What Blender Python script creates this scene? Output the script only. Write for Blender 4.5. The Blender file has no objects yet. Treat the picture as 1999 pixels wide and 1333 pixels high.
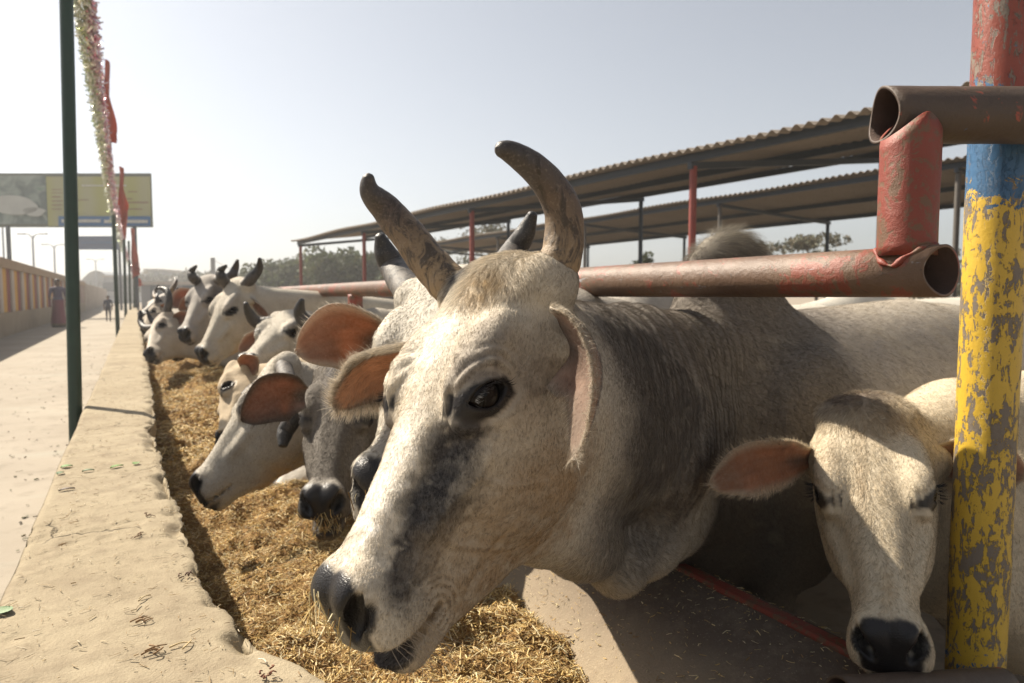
import bpy, math, random
import numpy as np
from mathutils import Matrix, Vector
sc = bpy.context.scene
COL = sc.collection
rng = np.random.default_rng(7)
random.seed(7)

# ---------------------------------------------------------------- camera
F = 1333.0                                    # focal length in pixels of a 1999 wide frame (24 mm)
A = math.radians(28.9)
PT = math.atan(88 / 1333.0)
CR = np.array([math.cos(A), -math.sin(A), 0.0])
F0 = np.array([math.sin(A), math.cos(A), 0.0])
ZZ = np.array([0, 0, 1.0])
FW = F0 * math.cos(PT) - ZZ * math.sin(PT)
UP = ZZ * math.cos(PT) + F0 * math.sin(PT)
CAM = np.array([0, 0, 1.05])
cam_d = bpy.data.cameras.new('camera')
cam_d.sensor_width = 36.0
cam_d.lens = 24.0
cam_d.clip_start = 0.02
cam_d.clip_end = 2000
cam_d.dof.use_dof = True
cam_d.dof.focus_distance = 1.02
cam_d.dof.aperture_fstop = 6.5
cam = bpy.data.objects.new('camera', cam_d)
COL.objects.link(cam)
cam.location = CAM
cam.rotation_euler = (math.pi / 2 - PT, 0, -A)
sc.camera = cam

# ---------------------------------------------------------------- sky and sun
SUN = np.array([-0.36, 0.59, 0.72])
SUN /= np.linalg.norm(SUN)
w = bpy.data.worlds.new('World')
sc.world = w
w.use_nodes = True
wn = w.node_tree
wn.nodes.clear()
sky = wn.nodes.new('ShaderNodeTexSky')
sky.sky_type = 'NISHITA'
sky.sun_disc = False
sky.sun_elevation = math.asin(SUN[2])
sky.sun_rotation = math.atan2(SUN[0], SUN[1])
sky.air_density = 1.0
sky.dust_density = 1.6
sky.ozone_density = 1.0
hsv = wn.nodes.new('ShaderNodeHueSaturation')
hsv.inputs['Saturation'].default_value = 0.36
bg = wn.nodes.new('ShaderNodeBackground')
bg.inputs['Strength'].default_value = 0.066
wo = wn.nodes.new('ShaderNodeOutputWorld')
wn.links.new(sky.outputs[0], hsv.inputs['Color'])
wn.links.new(hsv.outputs[0], bg.inputs['Color'])
wn.links.new(bg.outputs[0], wo.inputs['Surface'])
sl = bpy.data.lights.new('sun', 'SUN')
sl.energy = 5.0
sl.angle = math.radians(0.55)
sl.color = (1.0, 0.90, 0.75)
so = bpy.data.objects.new('sun', sl)
COL.objects.link(so)
so.rotation_euler = Vector(SUN).to_track_quat('Z', 'Y').to_euler()
sc.view_settings.view_transform = 'Standard'
sc.view_settings.look = 'None'
sc.view_settings.exposure = 1.08
sc.view_settings.gamma = 1.0
sc.render.engine = 'CYCLES'
sc.cycles.max_bounces = 8
sc.cycles.transparent_max_bounces = 8
sc.cycles.use_denoising = True
sc.cycles_curves.shape = 'RIBBONS'
sc.cycles_curves.subdivisions = 2

# ---------------------------------------------------------------- helpers
def ray(u, v):
    return FW + CR * (u - 999.5) / F - UP * (v - 666.5) / F
def at(u, v, d):
    return CAM + ray(u, v) * d
def onZ(u, v, z):
    r = ray(u, v); return CAM + r * ((z - CAM[2]) / r[2])
def onX(u, v, x):
    r = ray(u, v); return CAM + r * (x / r[0])
def proj(P):
    d = np.asarray(P, float) - CAM; zf = d @ FW
    return np.stack([999.5 + F * (d @ CR) / zf, 666.5 - F * (d @ UP) / zf], -1)
def rod(wv):
    t = np.linalg.norm(wv)
    if t < 1e-9: return np.eye(3)
    k = wv / t
    K = np.array([[0, -k[2], k[1]], [k[2], 0, -k[0]], [-k[1], k[0], 0]])
    return np.eye(3) + np.sin(t) * K + (1 - np.cos(t)) * K @ K
def unit(v):
    v = np.asarray(v, float); return v / (np.linalg.norm(v) + 1e-12)
def lin(r, g, b):
    return tuple(((c / 255) / 12.92 if c / 255 < 0.04045 else ((c / 255 + 0.055) / 1.055) ** 2.4) for c in (r, g, b))

def vn(P, s, seed=0):
    """smooth value noise in 0..1 at scale s (metres)"""
    Q = np.asarray(P, float) / s + 17.3 + seed * 3.71
    i = np.floor(Q).astype(np.int64); f = Q - i; f = f * f * (3 - 2 * f)
    def h(a, b, c):
        n = (a * 374761393 + b * 668265263 + c * 2147483647 + seed * 974711) & 0x7fffffff
        n = ((n ^ (n >> 13)) * 1274126177) & 0x7fffffff
        return ((n ^ (n >> 16)) & 0xffff) / 65535.0
    r = 0
    for dx in (0, 1):
        for dy in (0, 1):
            for dz in (0, 1):
                wgt = (f[:, 0] if dx else 1 - f[:, 0]) * (f[:, 1] if dy else 1 - f[:, 1]) * (f[:, 2] if dz else 1 - f[:, 2])
                r = r + wgt * h(i[:, 0] + dx, i[:, 1] + dy, i[:, 2] + dz)
    return r
def fbm(P, s, seed=0, o=3):
    r = 0; a = 1; t = 0
    for k in range(o):
        r = r + a * vn(P, s / 2 ** k, seed + k); t += a; a *= 0.5
    return r / t

def tag(o, label=None, cat=None, group=None, kind=None):
    if label: o['label'] = label
    if cat: o['category'] = cat
    if group: o['group'] = group
    if kind: o['kind'] = kind
    return o
def empty(name, loc=(0, 0, 0)):
    o = bpy.data.objects.new(name, None); COL.objects.link(o); o.location = loc
    o.empty_display_size = 0.1
    return o
def meshobj(name, V, faces, mat, parent=None, smooth=True, cols=None, thin=None, mats=None, mi=None):
    """V world coordinates; a child's coordinates are kept in world space through its parent's location"""
    V = np.asarray(V, float)
    me = bpy.data.meshes.new(name)
    if isinstance(faces, np.ndarray):
        nf, k = faces.shape
        me.vertices.add(len(V)); me.vertices.foreach_set('co', V.astype(np.float32).ravel())
        me.loops.add(nf * k); me.loops.foreach_set('vertex_index', faces.astype(np.int32).ravel())
        me.polygons.add(nf)
        me.polygons.foreach_set('loop_start', np.arange(0, nf * k, k, dtype=np.int32))
        me.update(calc_edges=True)
    else:
        me.from_pydata([tuple(v) for v in V], [], [tuple(f) for f in faces])
        me.update()
    if smooth:
        me.polygons.foreach_set('use_smooth', np.ones(len(me.polygons), dtype=bool))
    if cols is not None:
        a = me.color_attributes.new('tint', 'FLOAT_COLOR', 'POINT')
        c = np.ones((len(V), 4), np.float32); c[:, :cols.shape[1]] = cols
        a.data.foreach_set('color', c.ravel())
    if thin is not None:
        a = me.attributes.new('thin', 'FLOAT', 'POINT'); a.data.foreach_set('value', thin.astype(np.float32))
    for m in (mats or [mat]): me.materials.append(m)
    if mi is not None: me.polygons.foreach_set('material_index', np.asarray(mi, np.int32))
    o = bpy.data.objects.new(name, me); COL.objects.link(o)
    if parent is not None:
        o.parent = parent
        o.matrix_parent_inverse = Matrix.Translation(-Vector(parent.location)) if parent.type == 'EMPTY' or True else Matrix()
    return o

class MB:
    def __init__(s): s.v = []; s.f = []; s.n = 0
    def add(s, V, Fc):
        V = [tuple(map(float, p)) for p in V]
        s.v += V; s.f += [tuple(i + s.n for i in f) for f in Fc]; s.n += len(V)
    def box(s, c, size, ax=None, bev=0.0):
        """box with chamfered edges; ax = 3 row vectors"""
        ax = np.eye(3) if ax is None else np.asarray(ax, float)
        h = np.asarray(size, float) / 2; b = min(bev, h.min() * 0.49)
        if b <= 0:
            P = [np.array(c) + ax.T @ (h * np.array(k)) for k in
                 [(-1, -1, -1), (1, -1, -1), (1, 1, -1), (-1, 1, -1), (-1, -1, 1), (1, -1, 1), (1, 1, 1), (-1, 1, 1)]]
            s.add(P, [(0, 3, 2, 1), (4, 5, 6, 7), (0, 1, 5, 4), (1, 2, 6, 5), (2, 3, 7, 6), (3, 0, 4, 7)])
            return
        import bmesh
        bm = bmesh.new(); bmesh.ops.create_cube(bm, size=1)
        for v in bm.verts: v.co = Vector((v.co.x * h[0] * 2, v.co.y * h[1] * 2, v.co.z * h[2] * 2))
        bmesh.ops.bevel(bm, geom=bm.edges[:], offset=b, segments=1, affect='EDGES')
        bm.verts.index_update()
        s.add([np.array(c) + ax.T @ np.array(v.co) for v in bm.verts], [tuple(v.index for v in f.verts) for f in bm.faces])
        bm.free()
    def tube(s, pts, rad, n=12, cap=True, twist=0.0):
        pts = np.asarray(pts, float); m = len(pts)
        rad = np.broadcast_to(np.asarray(rad, float), (m,))
        T = np.gradient(pts, axis=0); T /= np.linalg.norm(T, axis=1)[:, None]
        u = np.cross(T[0], (0, 0, 1.0)); 
        if np.linalg.norm(u) < 1e-3: u = np.cross(T[0], (0, 1.0, 0))
        u = unit(u); V = []; ang = np.linspace(0, 2 * np.pi, n, endpoint=False) + twist
        for i in range(m):
            u = unit(u - T[i] * (u @ T[i])); v = np.cross(T[i], u)
            for a in ang: V.append(pts[i] + rad[i] * (np.cos(a) * u + np.sin(a) * v))
        Fc = [(i * n + j, i * n + (j + 1) % n, (i + 1) * n + (j + 1) % n, (i + 1) * n + j) for i in range(m - 1) for j in range(n)]
        if cap: Fc += [tuple(range(n - 1, -1, -1)), tuple((m - 1) * n + j for j in range(n))]
        s.add(V, Fc)
    def build(s, name, mat, parent=None, smooth=False):
        o = meshobj(name, np.array(s.v), s.f, mat, parent, smooth=smooth)
        return o

def smooth_angle(o, deg=40):
    me = o.data
    me.polygons.foreach_set('use_smooth', np.ones(len(me.polygons), dtype=bool))
    try: me.set_sharp_from_angle(angle=math.radians(deg))
    except Exception: pass
    return o

def spline(xs, ys, n=300):
    """monotone-ish smooth table"""
    xs = np.asarray(xs, float); ys = np.asarray(ys, float)
    d = np.diff(ys) / np.diff(xs); m = np.zeros_like(ys)
    m[1:-1] = np.where(d[1:] * d[:-1] > 0, 2 * d[1:] * d[:-1] / (d[1:] + d[:-1] + 1e-12), 0); m[0] = d[0]; m[-1] = d[-1]
    X = np.linspace(xs[0], xs[-1], n); k = np.clip(np.searchsorted(xs, X) - 1, 0, len(xs) - 2)
    h = xs[k + 1] - xs[k]; t = (X - xs[k]) / h
    Y = (2 * t**3 - 3 * t**2 + 1) * ys[k] + (t**3 - 2 * t**2 + t) * h * m[k] + (-2 * t**3 + 3 * t**2) * ys[k + 1] + (t**3 - t**2) * h * m[k + 1]
    return X, Y
def crv(pts, n=24):
    """smooth curve through points (rows), Catmull-Rom"""
    P = np.asarray(pts, float); P = np.vstack([2 * P[0] - P[1], P, 2 * P[-1] - P[-2]])
    out = []; m = len(P) - 3
    for t in np.linspace(0, m - 1e-6, n):
        i = int(t); f = t - i; a, b, c, d = P[i:i + 4]
        out.append(0.5 * (2 * b + (c - a) * f + (2 * a - 5 * b + 4 * c - d) * f * f + (3 * b - a - 3 * c + d) * f**3))
    return np.array(out)

# ---------------------------------------------------------------- materials
class NT:
    def __init__(s, name):
        s.m = bpy.data.materials.new(name); s.m.use_nodes = True; s.t = s.m.node_tree; s.t.nodes.clear()
        s.out = s.n('ShaderNodeOutputMaterial'); s.tc = s.n('ShaderNodeTexCoord')
        s.geo = s.n('ShaderNodeNewGeometry')
        s.pos = s.geo.outputs['Position']
    def n(s, t): return s.t.nodes.new(t)
    def l(s, a, b): s.t.links.new(a, b)
    def setv(s, inp, v):
        if hasattr(v, 'is_linked') or isinstance(v, bpy.types.NodeSocket): s.l(v, inp)
        elif isinstance(v, (tuple, list)) and inp.type == 'RGBA' and len(v) == 3: inp.default_value = (*v, 1)
        elif isinstance(v, (int, float)) and inp.type == 'RGBA': inp.default_value = (v, v, v, 1)
        else: inp.default_value = v
    def noise(s, scale, detail=4, rough=0.55, vec=None, dist=0.0, out='Fac'):
        k = s.n('ShaderNodeTexNoise'); s.l(vec or s.pos, k.inputs['Vector'])
        k.inputs['Scale'].default_value = scale; k.inputs['Detail'].default_value = detail
        k.inputs['Roughness'].default_value = rough; k.inputs['Distortion'].default_value = dist
        return k.outputs[out]
    def voro(s, scale, vec=None, out='Distance', rnd=1.0):
        k = s.n('ShaderNodeTexVoronoi'); s.l(vec or s.pos, k.inputs['Vector']); k.inputs['Scale'].default_value = scale
        k.inputs['Randomness'].default_value = rnd
        return k.outputs[out]
    def ramp(s, fac, stops, interp='LINEAR'):
        k = s.n('ShaderNodeValToRGB'); s.l(fac, k.inputs[0]); k.color_ramp.interpolation = interp
        e = k.color_ramp.elements
        while len(e) > 1: e.remove(e[-1])
        for i, (p, c) in enumerate(stops):
            q = e[0] if i == 0 else e.new(p)
            q.position = p; q.color = (c, c, c, 1) if isinstance(c, (int, float)) else (*c, 1)
        return k.outputs[0]
    def mix(s, fac, a, b, mode='MIX'):
        k = s.n('ShaderNodeMix'); k.data_type = 'RGBA'; k.blend_type = mode
        s.setv(k.inputs[0], fac); s.setv(k.inputs[6], a); s.setv(k.inputs[7], b); return k.outputs[2]
    def math(s, op, a, b=0.0, clamp=False):
        k = s.n('ShaderNodeMath'); k.operation = op; k.use_clamp = clamp; s.setv(k.inputs[0], a); s.setv(k.inputs[1], b); return k.outputs[0]
    def scale(s, vec, sv):
        k = s.n('ShaderNodeMapping'); s.l(vec, k.inputs['Vector']); k.inputs['Scale'].default_value = sv; return k.outputs[0]
    def sep(s, vec, ax):
        k = s.n('ShaderNodeSeparateXYZ'); s.l(vec, k.inputs[0]); return k.outputs[ax]
    def attr(s, name, out='Color'):
        k = s.n('ShaderNodeAttribute'); k.attribute_name = name; return k.outputs[out]
    def bump(s, h, strength=0.5, dist=0.01):
        k = s.n('ShaderNodeBump'); s.l(h, k.inputs['Height']); k.inputs['Strength'].default_value = strength
        k.inputs['Distance'].default_value = dist; return k.outputs[0]
    def bsdf(s, color, rough=0.7, metal=0.0, normal=None, spec=0.5, **kw):
        k = s.n('ShaderNodeBsdfPrincipled'); s.setv(k.inputs['Base Color'], color); s.setv(k.inputs['Roughness'], rough)
        s.setv(k.inputs['Metallic'], metal); s.setv(k.inputs['Specular IOR Level'], spec)
        for a, v in kw.items(): s.setv(k.inputs[a], v)
        if normal is not None: s.l(normal, k.inputs['Normal'])
        return k.outputs[0]
    def done(s, sh): s.l(sh, s.out.inputs['Surface']); return s.m

def m_simple(name, c, rough=0.7, metal=0.0, var=0.25, sc_=6.0, bump=0.2, bd=0.004):
    t = NT(name); n = t.noise(sc_, 5)
    col = t.mix(n, tuple(x * (1 - var) for x in c), tuple(min(1, x * (1 + var)) for x in c))
    return t.done(t.bsdf(col, rough, metal, t.bump(t.noise(sc_ * 8, 4), bump, bd)))

def m_concrete(name, c1, c2, dirt, scale=1.0, bd=0.006, grit=1.0):
    t = NT(name)
    n1 = t.noise(1.6 * scale, 6, 0.6); n2 = t.noise(14 * scale, 6, 0.65); n3 = t.noise(220 * scale, 3, 0.7)
    col = t.mix(t.ramp(n1, [(0.3, 0.0), (0.7, 1.0)]), c1, c2)
    col = t.mix(t.ramp(n2, [(0.5, 0.0), (0.72, 0.6)]), col, dirt)
    col = t.mix(t.math('MULTIPLY', t.ramp(n3, [(0.35, 0.0), (0.75, 1.0)]), 0.35 * grit), col, tuple(x * 0.55 for x in c1))
    pits = t.ramp(t.voro(60 * scale), [(0.0, 0.0), (0.16, 1.0)])
    pm = t.ramp(t.noise(6 * scale, 4), [(0.5, 1.0), (0.62, 0.0)])
    pits = t.math('MAXIMUM', pits, pm)
    h = t.math('ADD', t.math('MULTIPLY', n2, 1.2), t.math('ADD', t.math('MULTIPLY', n3, 0.35), t.math('MULTIPLY', pits, 0.25)))
    col = t.mix(t.math('MULTIPLY', t.math('SUBTRACT', 1.0, pits), 0.3), col, tuple(x * 0.5 for x in c1))
    vk = t.n('ShaderNodeTexVoronoi'); vk.feature = 'DISTANCE_TO_EDGE'; vk.inputs['Scale'].default_value = 2.6 * scale
    wv = t.mix(.12, t.pos, t.noise(7 * scale, 4, out='Color'), 'ADD'); t.l(wv, vk.inputs['Vector'])
    ck = t.math('MULTIPLY', t.ramp(vk.outputs['Distance'], [(0.0, 1.0), (0.012, 0.0)]), t.ramp(t.noise(1.9 * scale, 3), [(.52, 0.), (.6, .8)]))
    col = t.mix(ck, col, tuple(x * .3 for x in c1))
    big = t.ramp(t.noise(3.1 * scale, 7, .7), [(.48, 0.), (.66, .55)]); col = t.mix(big, col, dirt)
    h = t.math('SUBTRACT', h, ck)
    return t.done(t.bsdf(col, 0.92, 0, t.bump(h, 0.85, bd), 0.25))

# ---------------------------------------------------------------- implicit surfaces
def smin(a, b, k):
    h = np.clip(0.5 + 0.5 * (b - a) / k, 0, 1); return b + (a - b) * h - k * h * (1 - h)
def smax(a, b, k): return -smin(-a, -b, k)
def rcone(P, a, b, ra, rb):
    a = np.asarray(a, float); b = np.asarray(b, float); d = b - a
    h = np.clip(((P - a) @ d) / (d @ d), 0, 1)
    return np.linalg.norm(P - a - h[:, None] * d, axis=1) - (ra + (rb - ra) * h)
def ell(P, c, r, ax=None):
    q = P - np.asarray(c, float)
    if ax is not None: q = q @ np.asarray(ax, float).T
    r = np.asarray(r, float); k0 = np.linalg.norm(q / r, axis=1); k1 = np.linalg.norm(q / r**2, axis=1)
    return k0 * (k0 - 1) / np.maximum(k1, 1e-9)
def fold(P): Q = P.copy(); Q[:, 1] = np.abs(Q[:, 1]); return Q

HX = [-.06, -.03, 0, .08, .16, .24, .32, .40, .45, .49, .512]
ZT = [-.045, -.010, 0, .003, -.004, -.022, -.041, -.055, -.060, -.088, -.14]
ZB = [-.15, -.17, -.20, -.25, -.280, -.286, -.276, -.236, -.210, -.196, -.165]
WT = [.03, .07, .088, .098, .098, .072, .054, .047, .052, .045, .02]
WM = [.05, .085, .098, .106, .108, .088, .068, .058, .064, .060, .03]
WB = [.03, .04, .045, .05, .056, .053, .046, .042, .046, .042, .02]
TX, T_ZT = spline(HX, ZT); _, T_ZB = spline(HX, ZB); _, T_WT = spline(HX, WT); _, T_WM = spline(HX, WM); _, T_WB = spline(HX, WB)
EYE = np.array([.186, .101, -.045])

def head_sdf(q, o):
    q = fold(q); x, y, z = q.T
    wd = o.get('wide', 1.0)
    xc = np.clip(x, HX[0], HX[-1])
    zt = np.interp(xc, TX, T_ZT); zb = np.interp(xc, TX, T_ZB)
    zb = zb + o.get('jaw', 0) * np.clip((xc - .2) / .2, 0, 1)
    wt = np.interp(xc, TX, T_WT) * wd; wm = np.interp(xc, TX, T_WM) * wd; wb = np.interp(xc, TX, T_WB) * wd
    zc = zt * .58 + zb * .42; hu = zt - zc; hd = zc - zb
    t = np.where(z > zc, (z - zc) / hu, (z - zc) / hd); tc = np.clip(t, -1, 1); s = np.abs(tc); s = s * s * (3 - 2 * s)
    wy = np.where(t > 0, wm + (wt - wm) * s, wm + (wb - wm) * s)
    n = 2.6 + .7 * sst(.2, .3, x) * sst(.47, .42, x)
    r = ((y / wy)**n + np.abs(t)**n)**(1 / n)
    d = (r - 1) * np.minimum(wy, np.minimum(hu, hd)) * .95
    dx = x - xc
    d = np.where(np.abs(dx) > 1e-6, np.hypot(np.maximum(d, 0), dx) + np.minimum(d, 0) * 0, d)
    d = smin(d, ell(q, (.135, .084, -.018), (.06, .022, .020)), .04)          # brow
    d = smin(d, ell(q, (.19, .084, -.047), (.05, .027, .038)), .03)             # orbit
    d = smin(d, ell(q, (.19, .062, -.185), (.105, .04, .085)), .05)            # masseter
    d = smin(d, rcone(q, (.245, .079, -.10), (.35, .056, -.105), .014, .008), .03)
    d = smin(d, ell(q, (-.01, .0, -.026), (.05, .095, .032)), .05)            # poll
    d = smin(d, ell(q, (.462, .030, -.085), (.030, .030, .028)), .025)         # nostril wings
    d = smin(d, ell(q, (.468, .022, -.135), (.036, .042, .038)), .03)           # upper lip
    d = smin(d, ell(q, (.456, 0, -.187 + o.get('jaw', 0)), (.048, .040, .022)), .02)  # lower lip
    if o.get('horns', True):
        d = smin(d, ell(q, (-.008, .1, -.04), (.045, .035, .042)), .03)
    d = smin(d, rcone(q, (.055, .088, -.09), (.06, .128, -.105), .036, .024), .03)      # ear root
    # carving
    ca, sa = math.cos(.7), math.sin(.7)
    axn = np.array([[ca, -sa * .5, -sa], [0, 1, -.35], [sa, .3, ca]]); axn = np.linalg.qr(axn.T)[0].T
    d = smax(d, -ell(q, (.482, .040, -.092), (.034, .0115, .017), axn), .010)
    d = smax(d, -rcone(q, (.484, .048, -.098), (.462, .066, -.088), .0055, .003), .008)
    zm = -.172 + np.clip(.43 - x, -.1, .2) * -.15 + (x > .46) * (x - .46) * .25 + o.get('jaw', 0) * .5
    op = .0022 + o.get('open', 0) * np.clip((x - .40) / .1, 0, 1) + .0015 * np.clip((x - .44) / .05, 0, 1)
    slit = np.maximum(np.maximum(np.abs(z - zm) - op, .412 - x), -(d + .03))
    d = smax(d, -slit, .007)
    ca, sa = math.cos(.5), math.sin(.5)
    axe = np.array([[ca, 0, sa], [0, 1, 0], [-sa, 0, ca]])
    c = EYE + np.array([0, .013, 0])
    qe = (q - c) @ axe.T
    lid = np.hypot(qe[:, 0] / 1.5, qe[:, 2]) - .029
    d = d + .0035 * np.exp(-(lid / .008)**2) * (np.abs(qe[:, 1]) < .04)        # lid ring
    alm = np.maximum(np.hypot(qe[:, 0], qe[:, 2] + .0275) - .0415, np.hypot(qe[:, 0], qe[:, 2] - .024) - .039)
    d = smax(d, -np.maximum(alm, -(qe[:, 1] + .028)), .004)
    return d

class Cow:
    def __init__(s, R, t, hs, base, face, bs=1.0, o=None, neck=None, dew=True, hump=1.0, ground=-.2):
        s.R, s.t, s.hs, s.o = np.asarray(R), np.asarray(t), hs, o or {}
        s.base = np.array([base[0], base[1], ground]); s.bs = bs; s.hump = hump; s.dew = dew
        f = unit(face); s.B = np.stack([f, np.cross(ZZ, f), ZZ])     # rows: forward, left, up
        H = s.hw; b = s.bw
        if neck is None:
            c0, c1 = H((.035, 0, -.10)), b((.06, 0, 1.02))
            t0, t1 = H((.15, 0, -.20)), b((.22, 0, .62))
            neck = dict(crest=[c0, (c0 + c1) / 2 + [0, 0, .02], c1], cr=[.075, .10, .13],
                        thr=[t0, (t0 + t1) / 2 + [0, 0, -.02], t1], tr=[.07, .10, .16],
                        dew=[H((.235, 0, -.24)), (H((.235, 0, -.24)) + b((.3, 0, .48))) / 2 + [0, 0, -.05], b((.28, 0, .46))], dr=[.022, .03, .05])
        s.neck = neck
    def hw(s, p): return s.R @ (np.asarray(p, float) * s.hs) + s.t
    def bw(s, p): return (np.asarray(p, float) * s.bs) @ s.B + s.base
    def loc(s, P): return (P - s.t) @ s.R / s.hs
    def bod(s, P): return (P - s.base) @ s.B.T / s.bs
    def sdf(s, P):
        q = s.loc(P)
        b = fold(s.bod(P)); b2 = b.copy(); b2[:, 1] /= .86
        d = rcone(b2, (-.18, 0, .76), (-1.0, 0, .79), .325, .335) * .95
        d = smin(d, ell(b, (.06, 0, .70), (.27, .2, .36)), .12)
        d = smin(d, ell(b, (-1.28, 0, .86), (.26, .24, .25)), .1)
        d = smin(d, ell(b, (-.10, .2, .68), (.19, .085, .30)), .08)
        d = smin(d, ell(b, (-1.25, .17, .70), (.2, .11, .27)), .08)
        if s.hump: d = smin(d, ell(b, (-.02, 0, 1.09), (.19, .09, .18 * s.hump + .02)), .12)
        for a, c, ra, rb in (((-.02, .14, .52), (-.02, .15, .30), .085, .05), ((-.02, .15, .30), (-.02, .15, .05), .05, .042),
                             ((-1.24, .16, .62), (-1.18, .165, .42), .12, .075), ((-1.18, .165, .42), (-1.38, .165, .34), .06, .05),
                             ((-1.38, .165, .34), (-1.34, .165, .04), .05, .042)):
            d = smin(d, rcone(b, a, c, ra, rb), .04)
        d = smin(d, rcone(b, (-1.5, 0, .95), (-1.56, 0, .35), .03, .018), .03)
        d = d * s.bs
        n = s.neck
        for i in (0, 1):
            dc = rcone(P, n['crest'][i], n['crest'][i + 1], n['cr'][i], n['cr'][i + 1])
            dt = rcone(P, n['thr'][i], n['thr'][i + 1], n['tr'][i], n['tr'][i + 1])
            m = rcone(P, (n['crest'][i] + n['thr'][i]) / 2, (n['crest'][i + 1] + n['thr'][i + 1]) / 2, (n['cr'][i] + n['tr'][i]) * .5, (n['cr'][i + 1] + n['tr'][i + 1]) * .5)
            k = smin(smin(dc, dt, .10), m, .10)
            d = smin(d, k, .06)
        if s.dew:
            D = n['dew']
            for i in range(len(D) - 1):
                d = smin(d, rcone(P, D[i], D[i + 1], n['dr'][i], n['dr'][i + 1]), .12)
        near = np.abs(q - [.22, 0, -.12]).max(1) < .45
        if near.any():
            dh = np.full(len(P), 9.0); dh[near] = head_sdf(q[near], s.o) * s.hs
            d = np.where(near, smin(d, np.minimum(dh, 3), .05 * s.hs), d)
        return d

def mesh_sdf(f, xs, ys, zs, newton=2, cull=None):
    """block-sparse surface nets on a rectilinear grid; returns verts, quads"""
    B = 6
    def pad(a):
        a = list(a); st = a[-1] - a[-2]
        while (len(a) - 1) % B: a.append(a[-1] + st)
        return np.array(a)
    xs, ys, zs = pad(xs), pad(ys), pad(zs); nx, ny, nz = len(xs), len(ys), len(zs)
    bx, by, bz = xs[::B], ys[::B], zs[::B]
    cx, cy, cz = [(a[1:] + a[:-1]) / 2 for a in (bx, by, bz)]; hx, hy, hz = [(a[1:] - a[:-1]) / 2 for a in (bx, by, bz)]
    CP = np.stack(np.meshgrid(cx, cy, cz, indexing='ij'), -1); rad = np.sqrt(hx[:, None, None]**2 + hy[None, :, None]**2 + hz[None, None, :]**2)
    cd = f(CP.reshape(-1, 3)).reshape(rad.shape)
    act = np.abs(cd) < rad * 1.5 + .02
    D = np.repeat(np.repeat(np.repeat(np.where(cd < 0, -1., 1.), B, 0), B, 1), B, 2)
    D = np.pad(D, ((0, 1), (0, 1), (0, 1)), mode='edge').astype(np.float32)
    need = np.zeros(D.shape, bool)
    ai = np.argwhere(act)
    for dx in range(B + 1):
        for dy in range(B + 1):
            for dz in range(B + 1): need[ai[:, 0] * B + dx, ai[:, 1] * B + dy, ai[:, 2] * B + dz] = True
    I = np.argwhere(need)
    P = np.stack([xs[I[:, 0]], ys[I[:, 1]], zs[I[:, 2]]], 1); val = np.empty(len(P))
    for k in range(0, len(P), 200000): val[k:k + 200000] = f(P[k:k + 200000])
    D[I[:, 0], I[:, 1], I[:, 2]] = val
    D[0] = D[-1] = 1; D[:, 0] = 1; D[:, -1] = 1; D[:, :, 0] = 1; D[:, :, -1] = 1
    S = (D < 0)
    cnt = sum(S[a:nx - 1 + a, b:ny - 1 + b, c:nz - 1 + c].astype(np.uint8) for a in (0, 1) for b in (0, 1) for c in (0, 1))
    cell = np.argwhere((cnt > 0) & (cnt < 8)); idx = np.full(cnt.shape, -1, np.int32); idx[tuple(cell.T)] = np.arange(len(cell))
    acc = np.zeros((len(cell), 3)); num = np.zeros(len(cell))
    G = (xs, ys, zs)
    for ax in range(3):
        o1, o2 = [k for k in range(3) if k != ax]
        for a in (0, 1):
            for b in (0, 1):
                p = cell.copy(); p[:, o1] += a; p[:, o2] += b; p2 = p.copy(); p2[:, ax] += 1
                v1 = D[tuple(p.T)]; v2 = D[tuple(p2.T)]; m = (v1 < 0) != (v2 < 0)
                t = np.where(m, v1 / np.where(m, v1 - v2, 1), 0)
                X = np.stack([G[k][p[:, k]] for k in range(3)], 1); X2 = np.stack([G[k][p2[:, k]] for k in range(3)], 1)
                acc += np.where(m[:, None], X + (X2 - X) * t[:, None], 0); num += m
    V = acc / np.maximum(num, 1)[:, None]
    Q = []
    for ax in range(3):
        o1, o2 = (ax + 1) % 3, (ax + 2) % 3
        sl1 = [slice(None)] * 3; sl2 = [slice(None)] * 3; sl1[ax] = slice(0, -1); sl2[ax] = slice(1, None)
        E = np.argwhere(S[tuple(sl1)] != S[tuple(sl2)])
        ok = (E[:, o1] > 0) & (E[:, o2] > 0) & (E[:, o1] < cnt.shape[o1]) & (E[:, o2] < cnt.shape[o2]); E = E[ok]
        flip = S[tuple(E.T)]
        def c(a, b):
            p = E.copy(); p[:, o1] -= a; p[:, o2] -= b; return idx[tuple(p.T)]
        q = np.stack([c(1, 1), c(0, 1), c(0, 0), c(1, 0)], 1); q[~flip] = q[~flip][:, ::-1]
        Q.append(q)
    Q = np.vstack(Q); Q = Q[(Q >= 0).all(1)]
    for _ in range(newton):
        g = grad(f, V); d = f(V); n2 = np.maximum((g * g).sum(1), .05)
        st = -(d / n2)[:, None] * g; ln = np.linalg.norm(st, axis=1)
        V = V + st * np.minimum(1, .01 / np.maximum(ln, 1e-9))[:, None]
    return V, Q
def grad(f, V, e=.0012):
    return np.stack([f(V + e * u) - f(V - e * u) for u in np.eye(3)], 1) / (2 * e)
def vnormals(V, Q):
    n = np.cross(V[Q[:, 2]] - V[Q[:, 0]], V[Q[:, 3]] - V[Q[:, 1]]); N = np.zeros_like(V)
    for k in range(4): 
        for c in range(3): N[:, c] += np.bincount(Q[:, k], n[:, c], len(V))
    return N / np.maximum(np.linalg.norm(N, axis=1), 1e-12)[:, None]

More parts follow.
